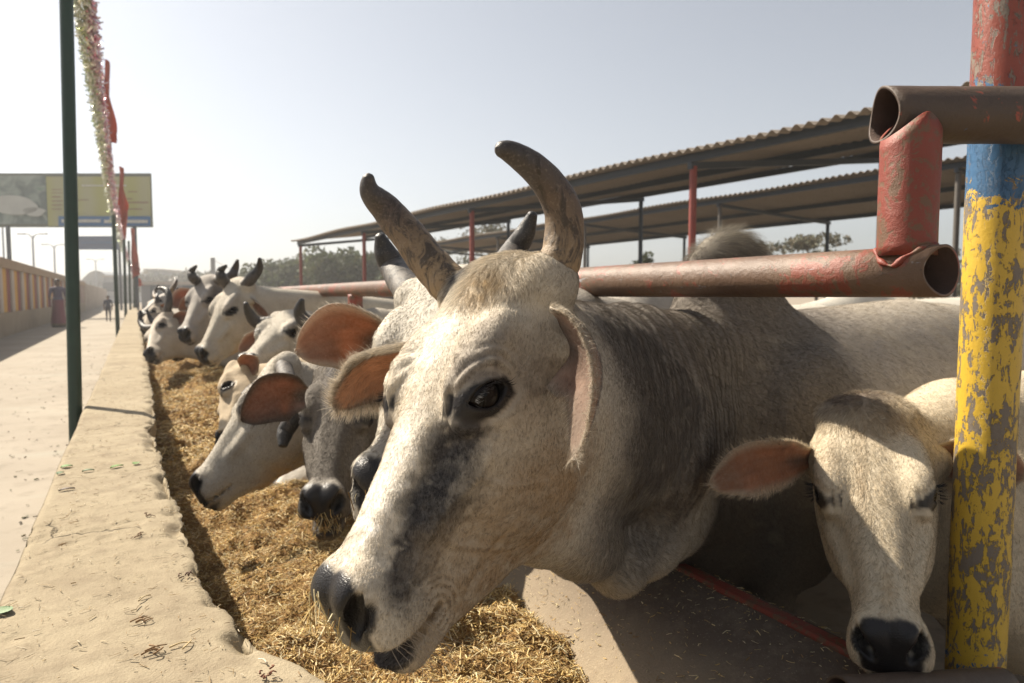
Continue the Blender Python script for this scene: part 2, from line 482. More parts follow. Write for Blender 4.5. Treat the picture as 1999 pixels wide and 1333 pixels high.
def axis(lo, hi, flo, fhi, fine, coarse):
    """fine spacing inside [flo, fhi], growing to coarse outside"""
    r = [flo]
    while r[-1] < fhi: r.append(r[-1] + fine)
    st = fine
    while r[-1] < hi: st = min(coarse, st * 1.12); r.append(r[-1] + st)
    l = [flo]; st = fine
    while l[-1] > lo: st = min(coarse, st * 1.12); l.append(l[-1] - st)
    return np.array(l[:0:-1] + r)

# ---------------------------------------------------------------- head pose from where its landmarks lie
def fit(loc, px, x0, z0, depth, scale=1., it=60):
    x = unit(x0); z = np.array(z0, float); z = unit(z - x * (z @ x)); y = np.cross(z, x); R0 = np.stack([x, y, z], 1)
    loc = np.array(loc, float) * scale; px = np.array(px, float); cen = loc.mean(0); T = at(*px.mean(0), depth); p = np.zeros(6)
    def res(p):
        P = (loc - cen) @ (rod(p[:3]) @ R0).T + T + p[3:]
        return np.append((proj(P) - px).ravel(), np.append(p[:3] * 12, ((P.mean(0) - CAM) @ FW - depth) * 60))
    for _ in range(it):
        r = res(p); J = np.stack([(res(p + e) - r) / 1e-5 for e in np.eye(6) * 1e-5], 1)
        p = p - .6 * np.linalg.solve(J.T @ J + 1e-3 * np.eye(6), J.T @ r)
    R = rod(p[:3]) @ R0; return R, T + p[3:] - R @ cen
LM = dict(eyeL=(.197, .112, -.05), eyeR=(.197, -.112, -.05), nosL=(.485, .045, -.07), nosR=(.485, -.045, -.07), tip=(.482, 0, -.055),
          chin=(.48, 0, -.2), hornL=(-.01, .11, -.04), hornR=(-.01, -.11, -.04), earL=(.055, .125, -.1), earR=(.055, -.125, -.1),
          poll=(-.03, 0, -.0), mouthL=(.416, .055, -.175), jawL=(.32, .05, -.265), jawb=(.2, .04, -.29), nose=(.505, 0, -.09))

# ---------------------------------------------------------------- ears, horns, eyes, coats
def ear_mesh(root, mid, tip, nrm, W, cup, th=.007, na=30, nb=17, curl=0.0, notch=False, seed=0, prof=None):
    """leaf-shaped ear with thickness: root > mid > tip, opening towards nrm"""
    C = crv([root, mid, tip], na); T = np.gradient(C, axis=0); T /= np.linalg.norm(T, axis=1)[:, None]
    nrm = unit(nrm); a = np.linspace(0, 1, na)
    wa = W * np.interp(a, *spline([0, .12, .3, .55, .78, .92, 1], prof or [.40, .62, .94, 1.0, .70, .40, .06]))
    b = np.linspace(-1, 1, nb); Vi = np.zeros((na, nb, 3)); Vo = np.zeros((na, nb, 3))
    for i in range(na):
        n = unit(nrm - T[i] * (nrm @ T[i])); s_ = np.cross(T[i], n)
        cp = cup * (1.5 - 1.1 * a[i])
        for j in range(nb):
            ang = b[j] * min(1.45, cp); R_ = wa[i] / max(math.sin(min(1.45, cp)), .2)
            wv = .04 * W * math.sin(7 * a[i] + 3 * b[j] + seed)
            p = C[i] + s_ * R_ * math.sin(ang) + n * (R_ * (1 - math.cos(ang)) * .85 - .12 * W + wv * abs(b[j]))
            if notch and b[j] > .55: p = p - T[i] * .25 * W * math.exp(-((a[i] - .8) / .06)**2) * (b[j] - .5)
            tt = th * (1 - .75 * abs(b[j])**3) * (1.8 - a[i])
            dn = unit(n * math.cos(ang) - s_ * math.sin(ang))
            Vi[i, j] = p + dn * tt * .5; Vo[i, j] = p - dn * tt * .5
    V = np.vstack([Vi.reshape(-1, 3), Vo.reshape(-1, 3)]); M = na * nb; Q = []
    for i in range(na - 1):
        for j in range(nb - 1):
            k = i * nb + j
            Q.append((k, k + 1, k + nb + 1, k + nb)); Q.append((M + k, M + k + nb, M + k + nb + 1, M + k + 1))
        for j, sgn in ((0, 1), (nb - 1, -1)):
            k = i * nb + j; q = (k, k + nb, M + k + nb, M + k); Q.append(q if sgn > 0 else q[::-1])
    for i, sgn in ((0, -1), (na - 1, 1)):
        for j in range(nb - 1):
            k = i * nb + j; q = (k, k + 1, M + k + 1, M + k); Q.append(q[::-1] if sgn > 0 else q)
    AB = np.stack([np.repeat(a, nb), np.tile(b, na)], 1); AB = np.vstack([AB, AB]); ins = np.r_[np.ones(M), np.zeros(M)]
    return V, np.array(Q), AB, ins

def horn_mesh(pts, rad, n=28, m=64, seed=0, flat=.92):
    C = crv(pts, m); a = np.linspace(0, 1, m); r = np.interp(a, *spline(np.linspace(0, 1, len(rad)), rad))
    T = np.gradient(C, axis=0); T /= np.linalg.norm(T, axis=1)[:, None]; u = unit(np.cross(T[0], (.3, .2, 1))); V = []; al = []
    for i in range(m):
        u = unit(u - T[i] * (u @ T[i])); v = np.cross(T[i], u)
        rr = r[i]
        if a[i] > .965: rr = r[i] * math.sqrt(max(.02, 1 - ((a[i] - .965) / .036)**2))
        for th in np.linspace(0, 2 * np.pi, n, endpoint=False):
            V.append(C[i] + rr * (np.cos(th) * u + flat * np.sin(th) * v)); al.append(a[i])
    V = np.array(V); al = np.array(al)
    N = V - np.repeat(C, n, 0); N /= np.maximum(np.linalg.norm(N, axis=1), 1e-9)[:, None]
    ring = np.sin(al * 75 + 2 * vn(V, .03, seed)) * .5 * np.exp(-((al - .1) / .25)**2)
    V = V + N * (ring * .0012 + (fbm(V, .02, seed) - .5) * .0035)[:, None] * (1 - al * .5)[:, None]
    Q = np.array([(i * n + j, i * n + (j + 1) % n, (i + 1) * n + (j + 1) % n, (i + 1) * n + j) for i in range(m - 1) for j in range(n)])
    V = np.vstack([V, C[-1] + T[-1] * r[-1] * .1]); al = np.r_[al, 1.]
    cap = [((m - 1) * n + j, (m - 1) * n + (j + 1) % n, m * n, m * n) for j in range(n)]
    return V, [tuple(q) for q in Q] + [c[:3] for c in cap], al

def m_coat():
    t = NT('cattle hide'); c = t.attr('tint'); thin = t.attr('thin', 'Fac')
    wet = t.attr('tint', 'Alpha')
    n = t.noise(140, 4, .7); n2 = t.noise(9, 5, .6)
    col = t.mix(t.math('MULTIPLY', n2, .35), c, t.mix(.5, c, (.05, .04, .03)))
    col = t.mix(t.math('MULTIPLY', t.ramp(n, [(.35, 0.), (.7, 1.)]), t.math('MULTIPLY', wet, .25)), col, t.mix(.3, c, (.9, .85, .75)))
    st = t.noise(60, 3, .6, t.scale(t.pos, (1, 1, .25)))
    vo = t.voro(420)
    h = t.math('ADD', t.math('MULTIPLY', t.math('ADD', n, st), wet), t.math('MULTIPLY', vo, t.math('MULTIPLY', t.math('SUBTRACT', 1.0, wet), .25)))
    b = t.bump(h, .55, .004)
    rough = t.math('ADD', .34, t.math('MULTIPLY', wet, .45))
    p = t.bsdf(col, rough, 0, b, .3)
    tr = t.n('ShaderNodeBsdfTranslucent'); t.setv(tr.inputs['Color'], t.mix(1.0, col, (.9, .62, .45), 'MULTIPLY')); 
    mx = t.n('ShaderNodeMixShader'); t.setv(mx.inputs[0], t.math('MULTIPLY', thin, .5)); t.l(p, mx.inputs[1]); t.l(tr.outputs[0], mx.inputs[2])
    return t.done(mx.outputs[0])
def m_fur():
    t = NT('fur'); c = t.attr('tint'); d = t.bsdf(c, .62, 0, None, .35)
    tr = t.n('ShaderNodeBsdfTranslucent'); t.setv(tr.inputs['Color'], c)
    mx = t.n('ShaderNodeMixShader'); mx.inputs[0].default_value = .28; t.l(d, mx.inputs[1]); t.l(tr.outputs[0], mx.inputs[2])
    return t.done(mx.outputs[0])
def m_horn(name, base, mid, tip):
    t = NT(name); a = t.attr('tint')   # R = distance along the horn
    al = t.sep(a, 0)
    n = t.noise(38, 7, .7, t.scale(t.pos, (1, 1, .55)), 1.0); n2 = t.noise(11, 5, .6); n3 = t.noise(260, 3)
    f = t.math('ADD', al, t.math('MULTIPLY', t.math('SUBTRACT', n2, .5), .55))
    col = t.ramp(f, [(0.0, base), (.3, tuple((x + y) / 2 for x, y in zip(base, mid))), (.55, mid), (.78, tip), (1.0, tuple(x * .8 for x in tip))])
    col = t.mix(t.ramp(n, [(.47, 0.), (.58, .85)]), col, tuple(x * .28 for x in mid))
    col = t.mix(t.ramp(n3, [(.55, 0.), (.75, .16)]), col, (.5, .42, .32))
    h = t.math('ADD', t.math('MULTIPLY', n, 1.8), t.math('MULTIPLY', n3, .5))
    return t.done(t.bsdf(col, t.math('SUBTRACT', .62, t.math('MULTIPLY', al, .2)), 0, t.bump(h, .5, .003), .5))
M_COAT = m_coat(); M_FUR = m_fur()
M_HORN = m_horn('horn', (.30, .205, .105), (.095, .062, .04), (.05, .04, .034))
M_HORND = m_horn('dark horn', (.10, .085, .07), (.035, .03, .028), (.02, .018, .017))
def m_eye():
    t = NT('eye'); a = t.attr('tint'); col = t.mix(t.ramp(t.sep(a, 0), [(0., 0.), (1., 1.)]), (.004, .003, .003), (.008, .005, .004))
    return t.done(t.bsdf(col, .07, 0, None, .16))
M_EYE = m_eye()

def eye_obj(cow, side, parent):
    c = cow.hw((EYE[0], side * (EYE[1] - .021), EYE[2])); r = .0315 * cow.hs
    th = np.linspace(0, np.pi, 17); ph = np.linspace(0, 2 * np.pi, 32, endpoint=False)
    ax = cow.R @ np.array([.35, side * .9, .1]); ax = unit(ax); u = unit(np.cross(ax, ZZ)); v = np.cross(ax, u); V = []; cc = []
    for t in th:
        for p in ph:
            V.append(c + r * (ax * math.cos(t) + math.sin(t) * (u * math.cos(p) + v * math.sin(p)))); cc.append((1.0 if .3 < t < .75 else 0., 0, 0))
    n = len(ph); Q = np.array([(i * n + j, (i + 1) * n + j, (i + 1) * n + (j + 1) % n, i * n + (j + 1) % n) for i in range(len(th) - 1) for j in range(n)])
    return meshobj('eye', V, Q, M_EYE, parent, cols=np.array(cc, np.float32))

def lashes(cow, side, parent, n=70):
    g = np.random.default_rng(5); ca, sa = math.cos(.5), math.sin(.5); P = []
    for i in range(n):
        up = i < n * .7; x = (g.random() * 2 - 1) * .031; h = (math.sqrt(.0415**2 - x * x) - .0275) if up else -(math.sqrt(.039**2 - x * x) - .024)
        lx, lz = ca * x - sa * h, sa * x + ca * h; r0 = np.array([EYE[0] + lx, side * (EYE[1] + .0125), EYE[2] + lz]); L = (.017 if up else .008) * (.6 + .6 * g.random())
        o = np.array([.25 * x / .03, side * 1.0, (-.25 if up else -.7)]) + g.normal(0, .12, 3); o /= np.linalg.norm(o); c = np.array([0, 0, .35 if up else -.1])
        P.append([cow.hw(r0 + o * L * t + c * L * t * t) for t in (0, .35, .7, 1)])
    hc = bpy.data.hair_curves.new('eyelashes'); hc.add_curves([4] * n); hc.attributes['position'].data.foreach_set('vector', np.array(P, np.float32).ravel())
    ra = hc.attributes.get('radius') or hc.attributes.new('radius', 'FLOAT', 'POINT'); ra.data.foreach_set('value', np.tile(np.array([.00045, .0004, .0003, .0001], np.float32), n))
    t_ = hc.attributes.new('tint', 'FLOAT_COLOR', 'CURVE'); t_.data.foreach_set('color', np.tile(np.array([.012, .01, .01, 1], np.float32), n)); hc.materials.append(M_FUR)
    o = bpy.data.objects.new('eyelashes', hc); COL.objects.link(o); o.parent = parent; o.matrix_parent_inverse = Matrix.Translation(-Vector(parent.location))

def fur_obj(parent, V, Q, N, cols, dirf, lenf, dens, n, tilt=.33, rad=.00016, seed=1, jit=.28, clump=.62, wild=None):
    """a coat of hairs: roots spread over the hide by area and density"""
    r = np.random.default_rng(seed)
    a = .5 * np.linalg.norm(np.cross(V[Q[:, 2]] - V[Q[:, 0]], V[Q[:, 3]] - V[Q[:, 1]]), axis=1) * dens[Q].mean(1)
    cum = np.cumsum(a); k = np.searchsorted(cum, r.random(n) * cum[-1]); k = np.minimum(k, len(Q) - 1)
    s, t = r.random((2, n, 1))
    def L(X):
        q = Q[k]; return (X[q[:, 0]] * (1 - s) + X[q[:, 1]] * s) * (1 - t) + (X[q[:, 3]] * (1 - s) + X[q[:, 2]] * s) * t
    P = L(V); n_ = L(N); n_ /= np.linalg.norm(n_, axis=1)[:, None]; c = L(cols); ln = L(lenf[:, None])[:, 0] * (.55 + .75 * r.random(n))
    d = L(dirf)
    nz = np.stack([fbm(P, .035, 40 + i, 2) - .5 for i in range(3)], 1) * 2.2 * clump + np.stack([fbm(P, .009, 50 + i, 2) - .5 for i in range(3)], 1) * 1.3 * clump
    d = d / np.maximum(np.linalg.norm(d, axis=1), 1e-6)[:, None] + nz + r.normal(0, .14, (n, 3))
    d -= n_ * (d * n_).sum(1)[:, None]; d /= np.maximum(np.linalg.norm(d, axis=1), 1e-6)[:, None]
    tl = tilt + (0 if wild is None else L(wild[:, None])[:, 0]) + r.normal(0, .08, n)
    u = np.linspace(0, 1, 4)
    pts = np.zeros((n, 4, 3))
    for i, x in enumerate(u):
        pts[:, i] = P - n_ * .0008 + d * (ln * x)[:, None] + n_ * (ln * np.sin(tl) * (1.25 * x - .7 * x * x))[:, None]
    hc = bpy.data.hair_curves.new('fur'); hc.add_curves([4] * n)
    hc.attributes['position'].data.foreach_set('vector', pts.astype(np.float32).ravel())
    ra = hc.attributes.get('radius') or hc.attributes.new('radius', 'FLOAT', 'POINT')
    ra.data.foreach_set('value', np.tile(np.array([1, .85, .6, .15]) * rad, n).astype(np.float32))
    ca = hc.attributes.new('tint', 'FLOAT_COLOR', 'CURVE')
    v = (1 + r.normal(0, jit, n)) * np.where(r.random(n) < .15, .42, 1.04) ; cc = np.ones((n, 4), np.float32); cc[:, :3] = np.clip(c[:, :3] * np.clip(v, .25, 1.7)[:, None], 0, .95)
    ca.data.foreach_set('color', cc.ravel())
    hc.materials.append(M_FUR)
    o = bpy.data.objects.new('fur', hc); COL.objects.link(o); o.parent = parent
    o.matrix_parent_inverse = Matrix.Translation(-Vector(parent.location))
    return o

def blob(X, c, r, pw=2.0):
    d = np.linalg.norm((X - np.asarray(c, float)) / np.asarray(r, float), axis=1); return np.clip(1 - d**pw, 0, 1)
def lerpc(c, col, w): return c + (np.asarray(col) - c) * w[:, None]
def sst(a, b, x): t = np.clip((x - a) / (b - a), 0, 1); return t * t * (3 - 2 * t)

def coat(cow, V, style):
    """hide colour: own pale, dark, pink or black areas, plus spots that can carry painted light"""
    q = cow.loc(V); b = cow.bod(V); ay = np.abs(q[:, 1]); nz = fbm(V, .06, 3) - .5; nb = fbm(V, .25, 9) - .5; nf = fbm(V, .012, 5) - .5
    c = np.tile(np.array(style['base'], float), (len(V), 1)); c *= (1 + .3 * nb)[:, None]
    onhead = sst(.62, .40, np.linalg.norm(q - [.2, 0, -.1], axis=1)) if False else ((np.abs(q - [.22, 0, -.12]).max(1) < .42)).astype(float)
    body = sst(.12, -.25, q[:, 0]) if False else np.ones(len(V))
    if 'neck' in style:
        nk = (1 - blob(q, (0, 0, .01), (.13, .2, .09))) * sst(.22, .44, np.linalg.norm(q - [.25, 0, -.08], axis=1)) * sst(-.62, -.1, b[:, 0] + nb * .8) * (1 - .9 * sst(.88, .64, b[:, 2] + nb * .3) * sst(.34, .50, b[:, 0]))
        c = lerpc(c, style['neck'], np.clip(nk * (1.2 + 1.3 * nz), 0, 1))
    if 'spots' in style:
        for (p, r, col, k) in style['spots']:
            wgt = blob(q + (np.stack([nz, nb, nf], 1)) * .05, p, r, 1.6); c = lerpc(c, col, np.clip(wgt * k * (1 + 1.6 * nf + nz), 0, 1))
    if 'flank' in style:
        fk = sst(-.05, -.4, b[:, 0] + nb * .3) * (1 - .5 * sst(.95, 1.15, b[:, 2])); c = lerpc(c, style['flank'], np.clip(fk * (.85 + 1.3 * nz), 0, 1))
    c *= (1 + .35 * nz + .25 * nf)[:, None]
    if cow.hump: c = lerpc(c, np.minimum(np.array(style['base']) * .62, .3), blob(b, (-.04, 0, 1.36), (.26, .2, .16)) * .8)
    wet = np.ones(len(V))
    jaw = cow.o.get('jaw', 0)
    ca, sa = math.cos(.5), math.sin(.5); ex_, ez_ = q[:, 0] - EYE[0] - .004, q[:, 2] - EYE[2]
    e = np.hypot((ca * ex_ + sa * ez_) / .046, (-sa * ex_ + ca * ez_ + .002) / .0255) + (ay < .06) * 9
    c = lerpc(c, style.get('rim', (.012, .010, .010)), sst(1.1, .88, e + nf * .3) * onhead); wet = np.minimum(wet, 1 - .95 * sst(1.32, 1.05, e) * onhead)
    pw_ = style.get('pad', 1.0); fp = np.minimum((q[:, 0] + .55 * q[:, 2] - .416 - (1 - pw_) * .06) / .012 - (ay / (.054 * pw_))**6 + nf * .8, (q[:, 2] + .158) / .012)
    np_ = sst(-.5, .5, fp) * onhead
    c = lerpc(c, style.get('nose', (.012, .011, .012)), np_); wet = np.minimum(wet, 1 - sst(-.9, .2, fp) * onhead)
    ns = sst(1.0, .7, np.linalg.norm((np.stack([q[:, 0], ay, q[:, 2]], 1) - [.480, .044, -.093]) / [.036, .026, .026], axis=1)) * onhead
    c = lerpc(c, (.008, .007, .007), ns)
    lip = sst(1.0, .6, np.linalg.norm((q - [.50, 0, -.178 + jaw * .5]) / [.055, .06, .018], axis=1) + nf * .3) * onhead
    c = lerpc(c, (.035, .03, .03), lip)
    return np.clip(c, .004, .85), np.clip(wet, 0, 1)

def make_cow(cow, name, style, label, fine=.0065, coarse=.02, ears=(), horns=(), eyes=(1, -1), fur=0, group=None, mat=None,
             flen=None, detail=None, hornmat=None, furvis=True, seed=0, cat='cow', frad=.00017):
    lo = np.array([1e9] * 3); hi = -lo
    for p in [(-.06, .14, .03), (-.06, -.14, .03), (.53, .08, -.25), (.53, -.08, -.05), (.2, .13, -.32), (.2, -.13, -.32), (.2, .13, .03), (.2, -.13, .03)]:
        wv = cow.hw(p); lo = np.minimum(lo, wv); hi = np.maximum(hi, wv)
    blo = lo.copy(); bhi = hi.copy()
    for p in [(.45, .4, 0), (.45, -.4, 1.42), (-1.68, .4, 0), (-1.68, -.4, 1.4), (.4, .3, .2)]:
        wv = cow.bw(p); blo = np.minimum(blo, wv); bhi = np.maximum(bhi, wv)
    blo -= .06; bhi += .06
    ax = [axis(blo[k], bhi[k], lo[k] - .02, hi[k] + .02, fine, coarse) for k in range(3)]
    V, Q = mesh_sdf(cow.sdf, *ax)
    if detail is not None:
        N = vnormals(V, Q); V = V + N * detail(cow, V)[:, None]
    c, wet = coat(cow, V, style); thin = np.zeros(len(V)); dens = sst(.3, .9, wet)
    q = cow.loc(V); b = cow.bod(V)
    hd = (np.abs(q - [.22, 0, -.12]).max(1) < .45)
    dens = dens * np.where(hd, 1.0, .55)
    # hair flow: down the face and back along the body
    X = cow.R[:, 0]; dirf = np.where(hd[:, None], X[None] * .9 + cow.R[:, 1][None] * np.sign(q[:, 1])[:, None] * .35 - cow.R[:, 2][None] * .35, -cow.B[0][None] * .8 + np.array([0, 0, -.75]))
    fl = np.full(len(V), .009) if flen is None else flen(cow, V)
    inside = cow.sdf  # ears
    Vs, Qs, cs, ws, ts, ds, dr, fs = [V], [Q], [c], [wet], [thin], [dens], [dirf], [fl]
    n0 = len(V)
    for e in ears:
        ev, eq, ab, ins = ear_mesh(e['root'], e['mid'], e['tip'], e['n'], e['W'], e.get('cup', .9), notch=e.get('notch', False), seed=seed, prof=e.get('prof'))
        ec = np.tile(np.array(e.get('out', style['base']), float), (len(ev), 1)) * (1 + .4 * (fbm(ev, .03, 2) - .5))[:, None]
        ic = np.tile(np.array(e.get('in', (.27, .14, .09))), (len(ev), 1)) * (1 + .9 * (fbm(ev, .025, 4) - .5))[:, None]
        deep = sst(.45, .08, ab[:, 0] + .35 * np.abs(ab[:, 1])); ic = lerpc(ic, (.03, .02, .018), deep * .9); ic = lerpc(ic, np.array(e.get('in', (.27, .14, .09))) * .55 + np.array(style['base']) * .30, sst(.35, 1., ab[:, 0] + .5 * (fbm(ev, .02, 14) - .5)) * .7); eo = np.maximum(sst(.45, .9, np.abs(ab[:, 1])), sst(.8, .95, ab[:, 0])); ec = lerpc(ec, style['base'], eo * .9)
        edge = sst(.62, .95, np.abs(ab[:, 1]) + .12 * (ab[:, 0] - .5)) ; edge = np.maximum(edge, sst(.9, .99, ab[:, 0]))
        vein = np.exp(-((np.sin(ab[:, 1] * 9 + 2 * ab[:, 0]) ) / .35)**2) * .35; ic = ic * (1 - vein * .5)[:, None]; ic = lerpc(ic, style['base'], edge * .9); ec = np.where(ins[:, None] > .5, ic, ec)
        Vs.append(ev); Qs.append(eq + n0); n0 += len(ev); cs.append(ec); ws.append(np.ones(len(ev))); ts.append(np.full(len(ev), 1.0) * sst(.05, .3, ab[:, 0]))
        ds.append(np.where(ins > .5, .12 + .9 * edge, .9) * e.get('dens', 1)); T = unit(np.asarray(e['tip']) - np.asarray(e['root']))
        sd = np.cross(T, unit(e['n'])); dr.append(T[None] * .9 + sd[None] * ab[:, 1:2] * 1.4); fs.append(np.where(ins > .5, .008 + .007 * edge, .010 + .006 * edge) * e.get('len', 1))
    V = np.vstack(Vs); Q = np.vstack(Qs); C4 = np.hstack([np.vstack(cs), np.concatenate(ws)[:, None]])
    root = empty(name, tuple(cow.base))
    body = meshobj('body', V, Q, mat or M_COAT, root, cols=C4.astype(np.float32), thin=np.concatenate(ts))
    for s_ in eyes:
        eye_obj(cow, s_, root)
        if fur > 100000: lashes(cow, s_, root)
    for h in horns:
        hv, hq, al = horn_mesh(h['pts'], h['rad'], seed=seed)
        meshobj('horn', hv, hq, h.get('mat', hornmat or M_HORN), root, cols=np.stack([al, al, al], 1).astype(np.float32))
    tag(root, label, cat, group)
    if fur:
        N = vnormals(V, Q); D_ = np.concatenate(ds)
        # hairs only where they could be seen: facing the viewing side, with a margin
        vd = CAM - V; vd /= np.linalg.norm(vd, axis=1)[:, None]; D_ = D_ * sst(-.45, -.1, (N * vd).sum(1))
        px = proj(V); zf = (V - CAM) @ FW; D_ = D_ * ((px[:, 0] > -150) & (px[:, 0] < 2250) & (px[:, 1] > -150) & (px[:, 1] < 1500) & (zf > .1))
        D_ = D_ * np.clip(1.3 / np.maximum(zf, .5), .2, 1.3)**1.5
        wl = style.get('wild'); wild = wl(cow, V) if wl else None
        fur_obj(root, V, Q, N, C4, np.vstack(dr), np.concatenate(fs), D_, fur, rad=frad, seed=seed + 3, wild=wild)
    return root

# ---------------------------------------------------------------- ground, pavement, trough walls
def grid_faces(nx, ny):
    i, j = np.meshgrid(np.arange(nx - 1), np.arange(ny - 1), indexing='ij'); k = (i * ny + j).ravel()
    return np.stack([k, k + ny, k + ny + 1, k + 1], 1)
GZ = -0.20                                         # yard level; the pavement is 0
def m_ground():
    t = NT('yard earth'); n = t.noise(.7, 6, .6); n2 = t.noise(9, 6, .65)
    col = t.mix(n, (.22, .18, .13), (.34, .28, .21)); col = t.mix(t.ramp(n2, [(.45, 0.), (.7, .7)]), col, (.14, .11, .08))
    return t.done(t.bsdf(col, .95, 0, t.bump(n2, .6, .02), .2))
V = np.array([(-900, -900, GZ), (900, -900, GZ), (900, 900, GZ), (-900, 900, GZ)])
tag(meshobj('ground', V, [(0, 1, 2, 3)], m_ground(), smooth=False), kind='structure')
def m_pave():
    t = NT('pavement concrete'); n = t.noise(.9, 6, .6); n2 = t.noise(7, 6, .65); n3 = t.noise(150, 3)
    col = t.mix(t.ramp(n, [(.3, 0.), (.7, 1.)]), (.25, .215, .17), (.33, .29, .235)); col = t.mix(t.ramp(n2, [(.52, 0.), (.68, .45)]), col, (.17, .145, .11))
    st = t.ramp(t.noise(1.8, 5, .6, t.scale(t.pos, (.4, 1.6, 1))), [(.55, 0.), (.7, .5)]); col = t.mix(st, col, (.30, .29, .24))
    return t.done(t.bsdf(col, .9, 0, t.bump(t.math('ADD', n2, t.math('MULTIPLY', n3, .3)), .5, .008), .25))
mb = MB(); mb.box((-1.62, 60, -.11), (2.76, 130, .22)); tag(mb.build('pavement', m_pave()), kind='structure')
mb = MB(); mb.box((-8, 60, -.16), (10.0, 130, .08)); tag(mb.build('road', m_simple('old asphalt', (.10, .095, .085), .9)), kind='structure')

# ledge: the trough's outer wall, broken along its inner edge
edge_px = [(660, 1333), (562, 1268), (470, 1197), (405, 1160), (380, 1085), (352, 1005), (322, 930), (304, 860), (300, 800), (290, 730), (283, 680), (275, 640)]
EP = np.array([onZ(u, v, .5) for u, v in edge_px])
ey = np.r_[-.8, .25, EP[:, 1], 7, 14, 45]; ex = np.r_[.62, .50, EP[:, 0], .09, .10, .10]
o_ = np.argsort(ey); ey, ex = ey[o_], ex[o_]
XL = -.238
def ledge_edge(y):
    X, Y = spline(ey, ex, 3000); return np.interp(y, X, Y)
ys = np.unique(np.r_[np.arange(-.6, 3.4, .008), np.arange(3.4, 8, .03), np.arange(8, 42, .2)])
nu = 74; us = np.r_[np.zeros(1), np.linspace(0, 1, nu)]
rows = []
for k, y in enumerate(ys):
    pass
YY = ys; xr = ledge_edge(YY)
Pn = np.stack([xr, YY, np.zeros_like(YY)], 1)
xr = xr + (fbm(Pn, .22, 11, 5) - .5) * .026 + (fbm(Pn, .035, 15, 3) - .5) * .006 + (vn(Pn, .03, 12) - .5) * .006 - .03 * sst(.7, .9, vn(Pn, .33, 13))
xl = XL + (fbm(Pn, .5, 14) - .5) * .02
prof = [('L', -0.03), ('L', .15), ('L', .3), ('L', .42), ('L', .475), ('L', .492)] ; tops = np.linspace(0.012, .985, 60); rgt = [(.0, .492), (-.004, .47), (.004, .43), (-.006, .38), (.0, .3), (.01, .2), (.0, .05), (0, -.1)]
nA, nB, nC = len(prof), len(tops), len(rgt); W_ = nA + nB + nC
V = np.zeros((len(YY), W_, 3))
for i, (_, z) in enumerate(prof): V[:, i] = np.stack([xl + (.006 if z > .48 else 0), YY, np.full_like(YY, z)], 1)
for i, f in enumerate(tops): V[:, nA + i] = np.stack([xl + (xr - xl) * f, YY, np.full_like(YY, .5)], 1)
for i, (dx, z) in enumerate(rgt): V[:, nA + nB + i] = np.stack([xr + dx, YY, np.full_like(YY, z)], 1)
flat = V.reshape(-1, 3)
relief = (fbm(flat * [1, 1, 3], .22, 21, 5) - .5) * .002 + (fbm(flat, .018, 22, 3) - .5) * .0022 - .0035 * sst(.60, .70, vn(flat, .035, 28)) * sst(.5, .65, vn(flat, .3, 29))
dent = -.0012 * sst(.66, .8, vn(flat, .055, 23)) - .0015 * sst(.75, .9, vn(flat, .11, 24))
istop = np.zeros((len(YY), W_), bool); istop[:, nA:nA + nB] = True; istop = istop.ravel()
dist_r = (np.repeat(xr, W_) - flat[:, 0])
chip = -.03 * sst(.05, 0, dist_r) * sst(.45, .75, vn(flat, .06, 25)) - .006 * sst(.018, 0, dist_r) - .008 * sst(.02, 0, flat[:, 0] - np.repeat(xl, W_))
flat[:, 2] += np.where(istop, relief + dent + chip, 0)
side = ~istop & (flat[:, 0] > np.repeat((xl + xr) / 2, W_))
flat[:, 0] += np.where(side, (fbm(flat * [1, 1, .6], .07, 26, 4) - .5) * .03, 0)
# transverse crack across the top
crk = np.abs(flat[:, 1] - 4.22 - .05 * np.sin(flat[:, 0] * 30)); flat[:, 2] -= np.where(istop, .007 * sst(.02, .0, crk), 0)
M_LEDGE = m_concrete('worn sandy concrete', (.27, .22, .145), (.35, .295, .205), (.17, .13, .085))
lw = meshobj('trough_wall', flat, grid_faces(len(YY), W_)[:, ::-1], M_LEDGE)
tag(lw, 'long sandy concrete trough wall with a broken inner edge beside the pavement', 'wall')

# inner wall the cattle reach over
pr = [(.74, -.20), (.80, .0), (.845, .12), (.90, .215), (.97, .275), (1.05, .318), (1.13, .342), (1.185, .352), (1.235, .352), (1.262, .335), (1.27, .25), (1.27, .0), (1.27, GZ - .05)]
tt = np.linspace(0, 1, 60); pc = crv(pr, 70)
ys2 = np.unique(np.r_[np.arange(-.6, 4, .02), np.arange(4, 42, .25)])
V = np.zeros((len(ys2), 70, 3)); V[:, :, 0] = pc[None, :, 0]; V[:, :, 2] = pc[None, :, 1]; V[:, :, 1] = ys2[:, None]
flat = V.reshape(-1, 3); rl = (fbm(flat, .25, 31, 5) - .5) * .022; flat[:, 0] -= rl * .7; flat[:, 2] += rl * .7
def m_inner():
    t = NT('stained trough concrete'); n1 = t.noise(2.2, 6, .6); n2 = t.noise(24, 5, .65); n3 = t.noise(190, 3, .7)
    z = t.sep(t.pos, 2); up = t.ramp(t.math('ADD', z, t.math('MULTIPLY', n1, .18)), [(.30, 0.), (.42, 1.)])
    col = t.mix(n1, (.24, .19, .13), (.34, .275, .19)); col = t.mix(up, col, (.105, .08, .06))
    col = t.mix(t.ramp(n2, [(.5, 0.), (.7, .6)]), col, (.22, .17, .12))
    col = t.mix(t.ramp(n3, [(.62, 0.), (.74, .7)]), col, (.50, .42, .30))
    return t.done(t.bsdf(col, .85, 0, t.bump(t.math('ADD', n2, t.math('MULTIPLY', n3, .5)), .6, .006), .3))
iw = meshobj('trough_wall', flat, grid_faces(len(ys2), 70)[:, ::-1], m_inner())
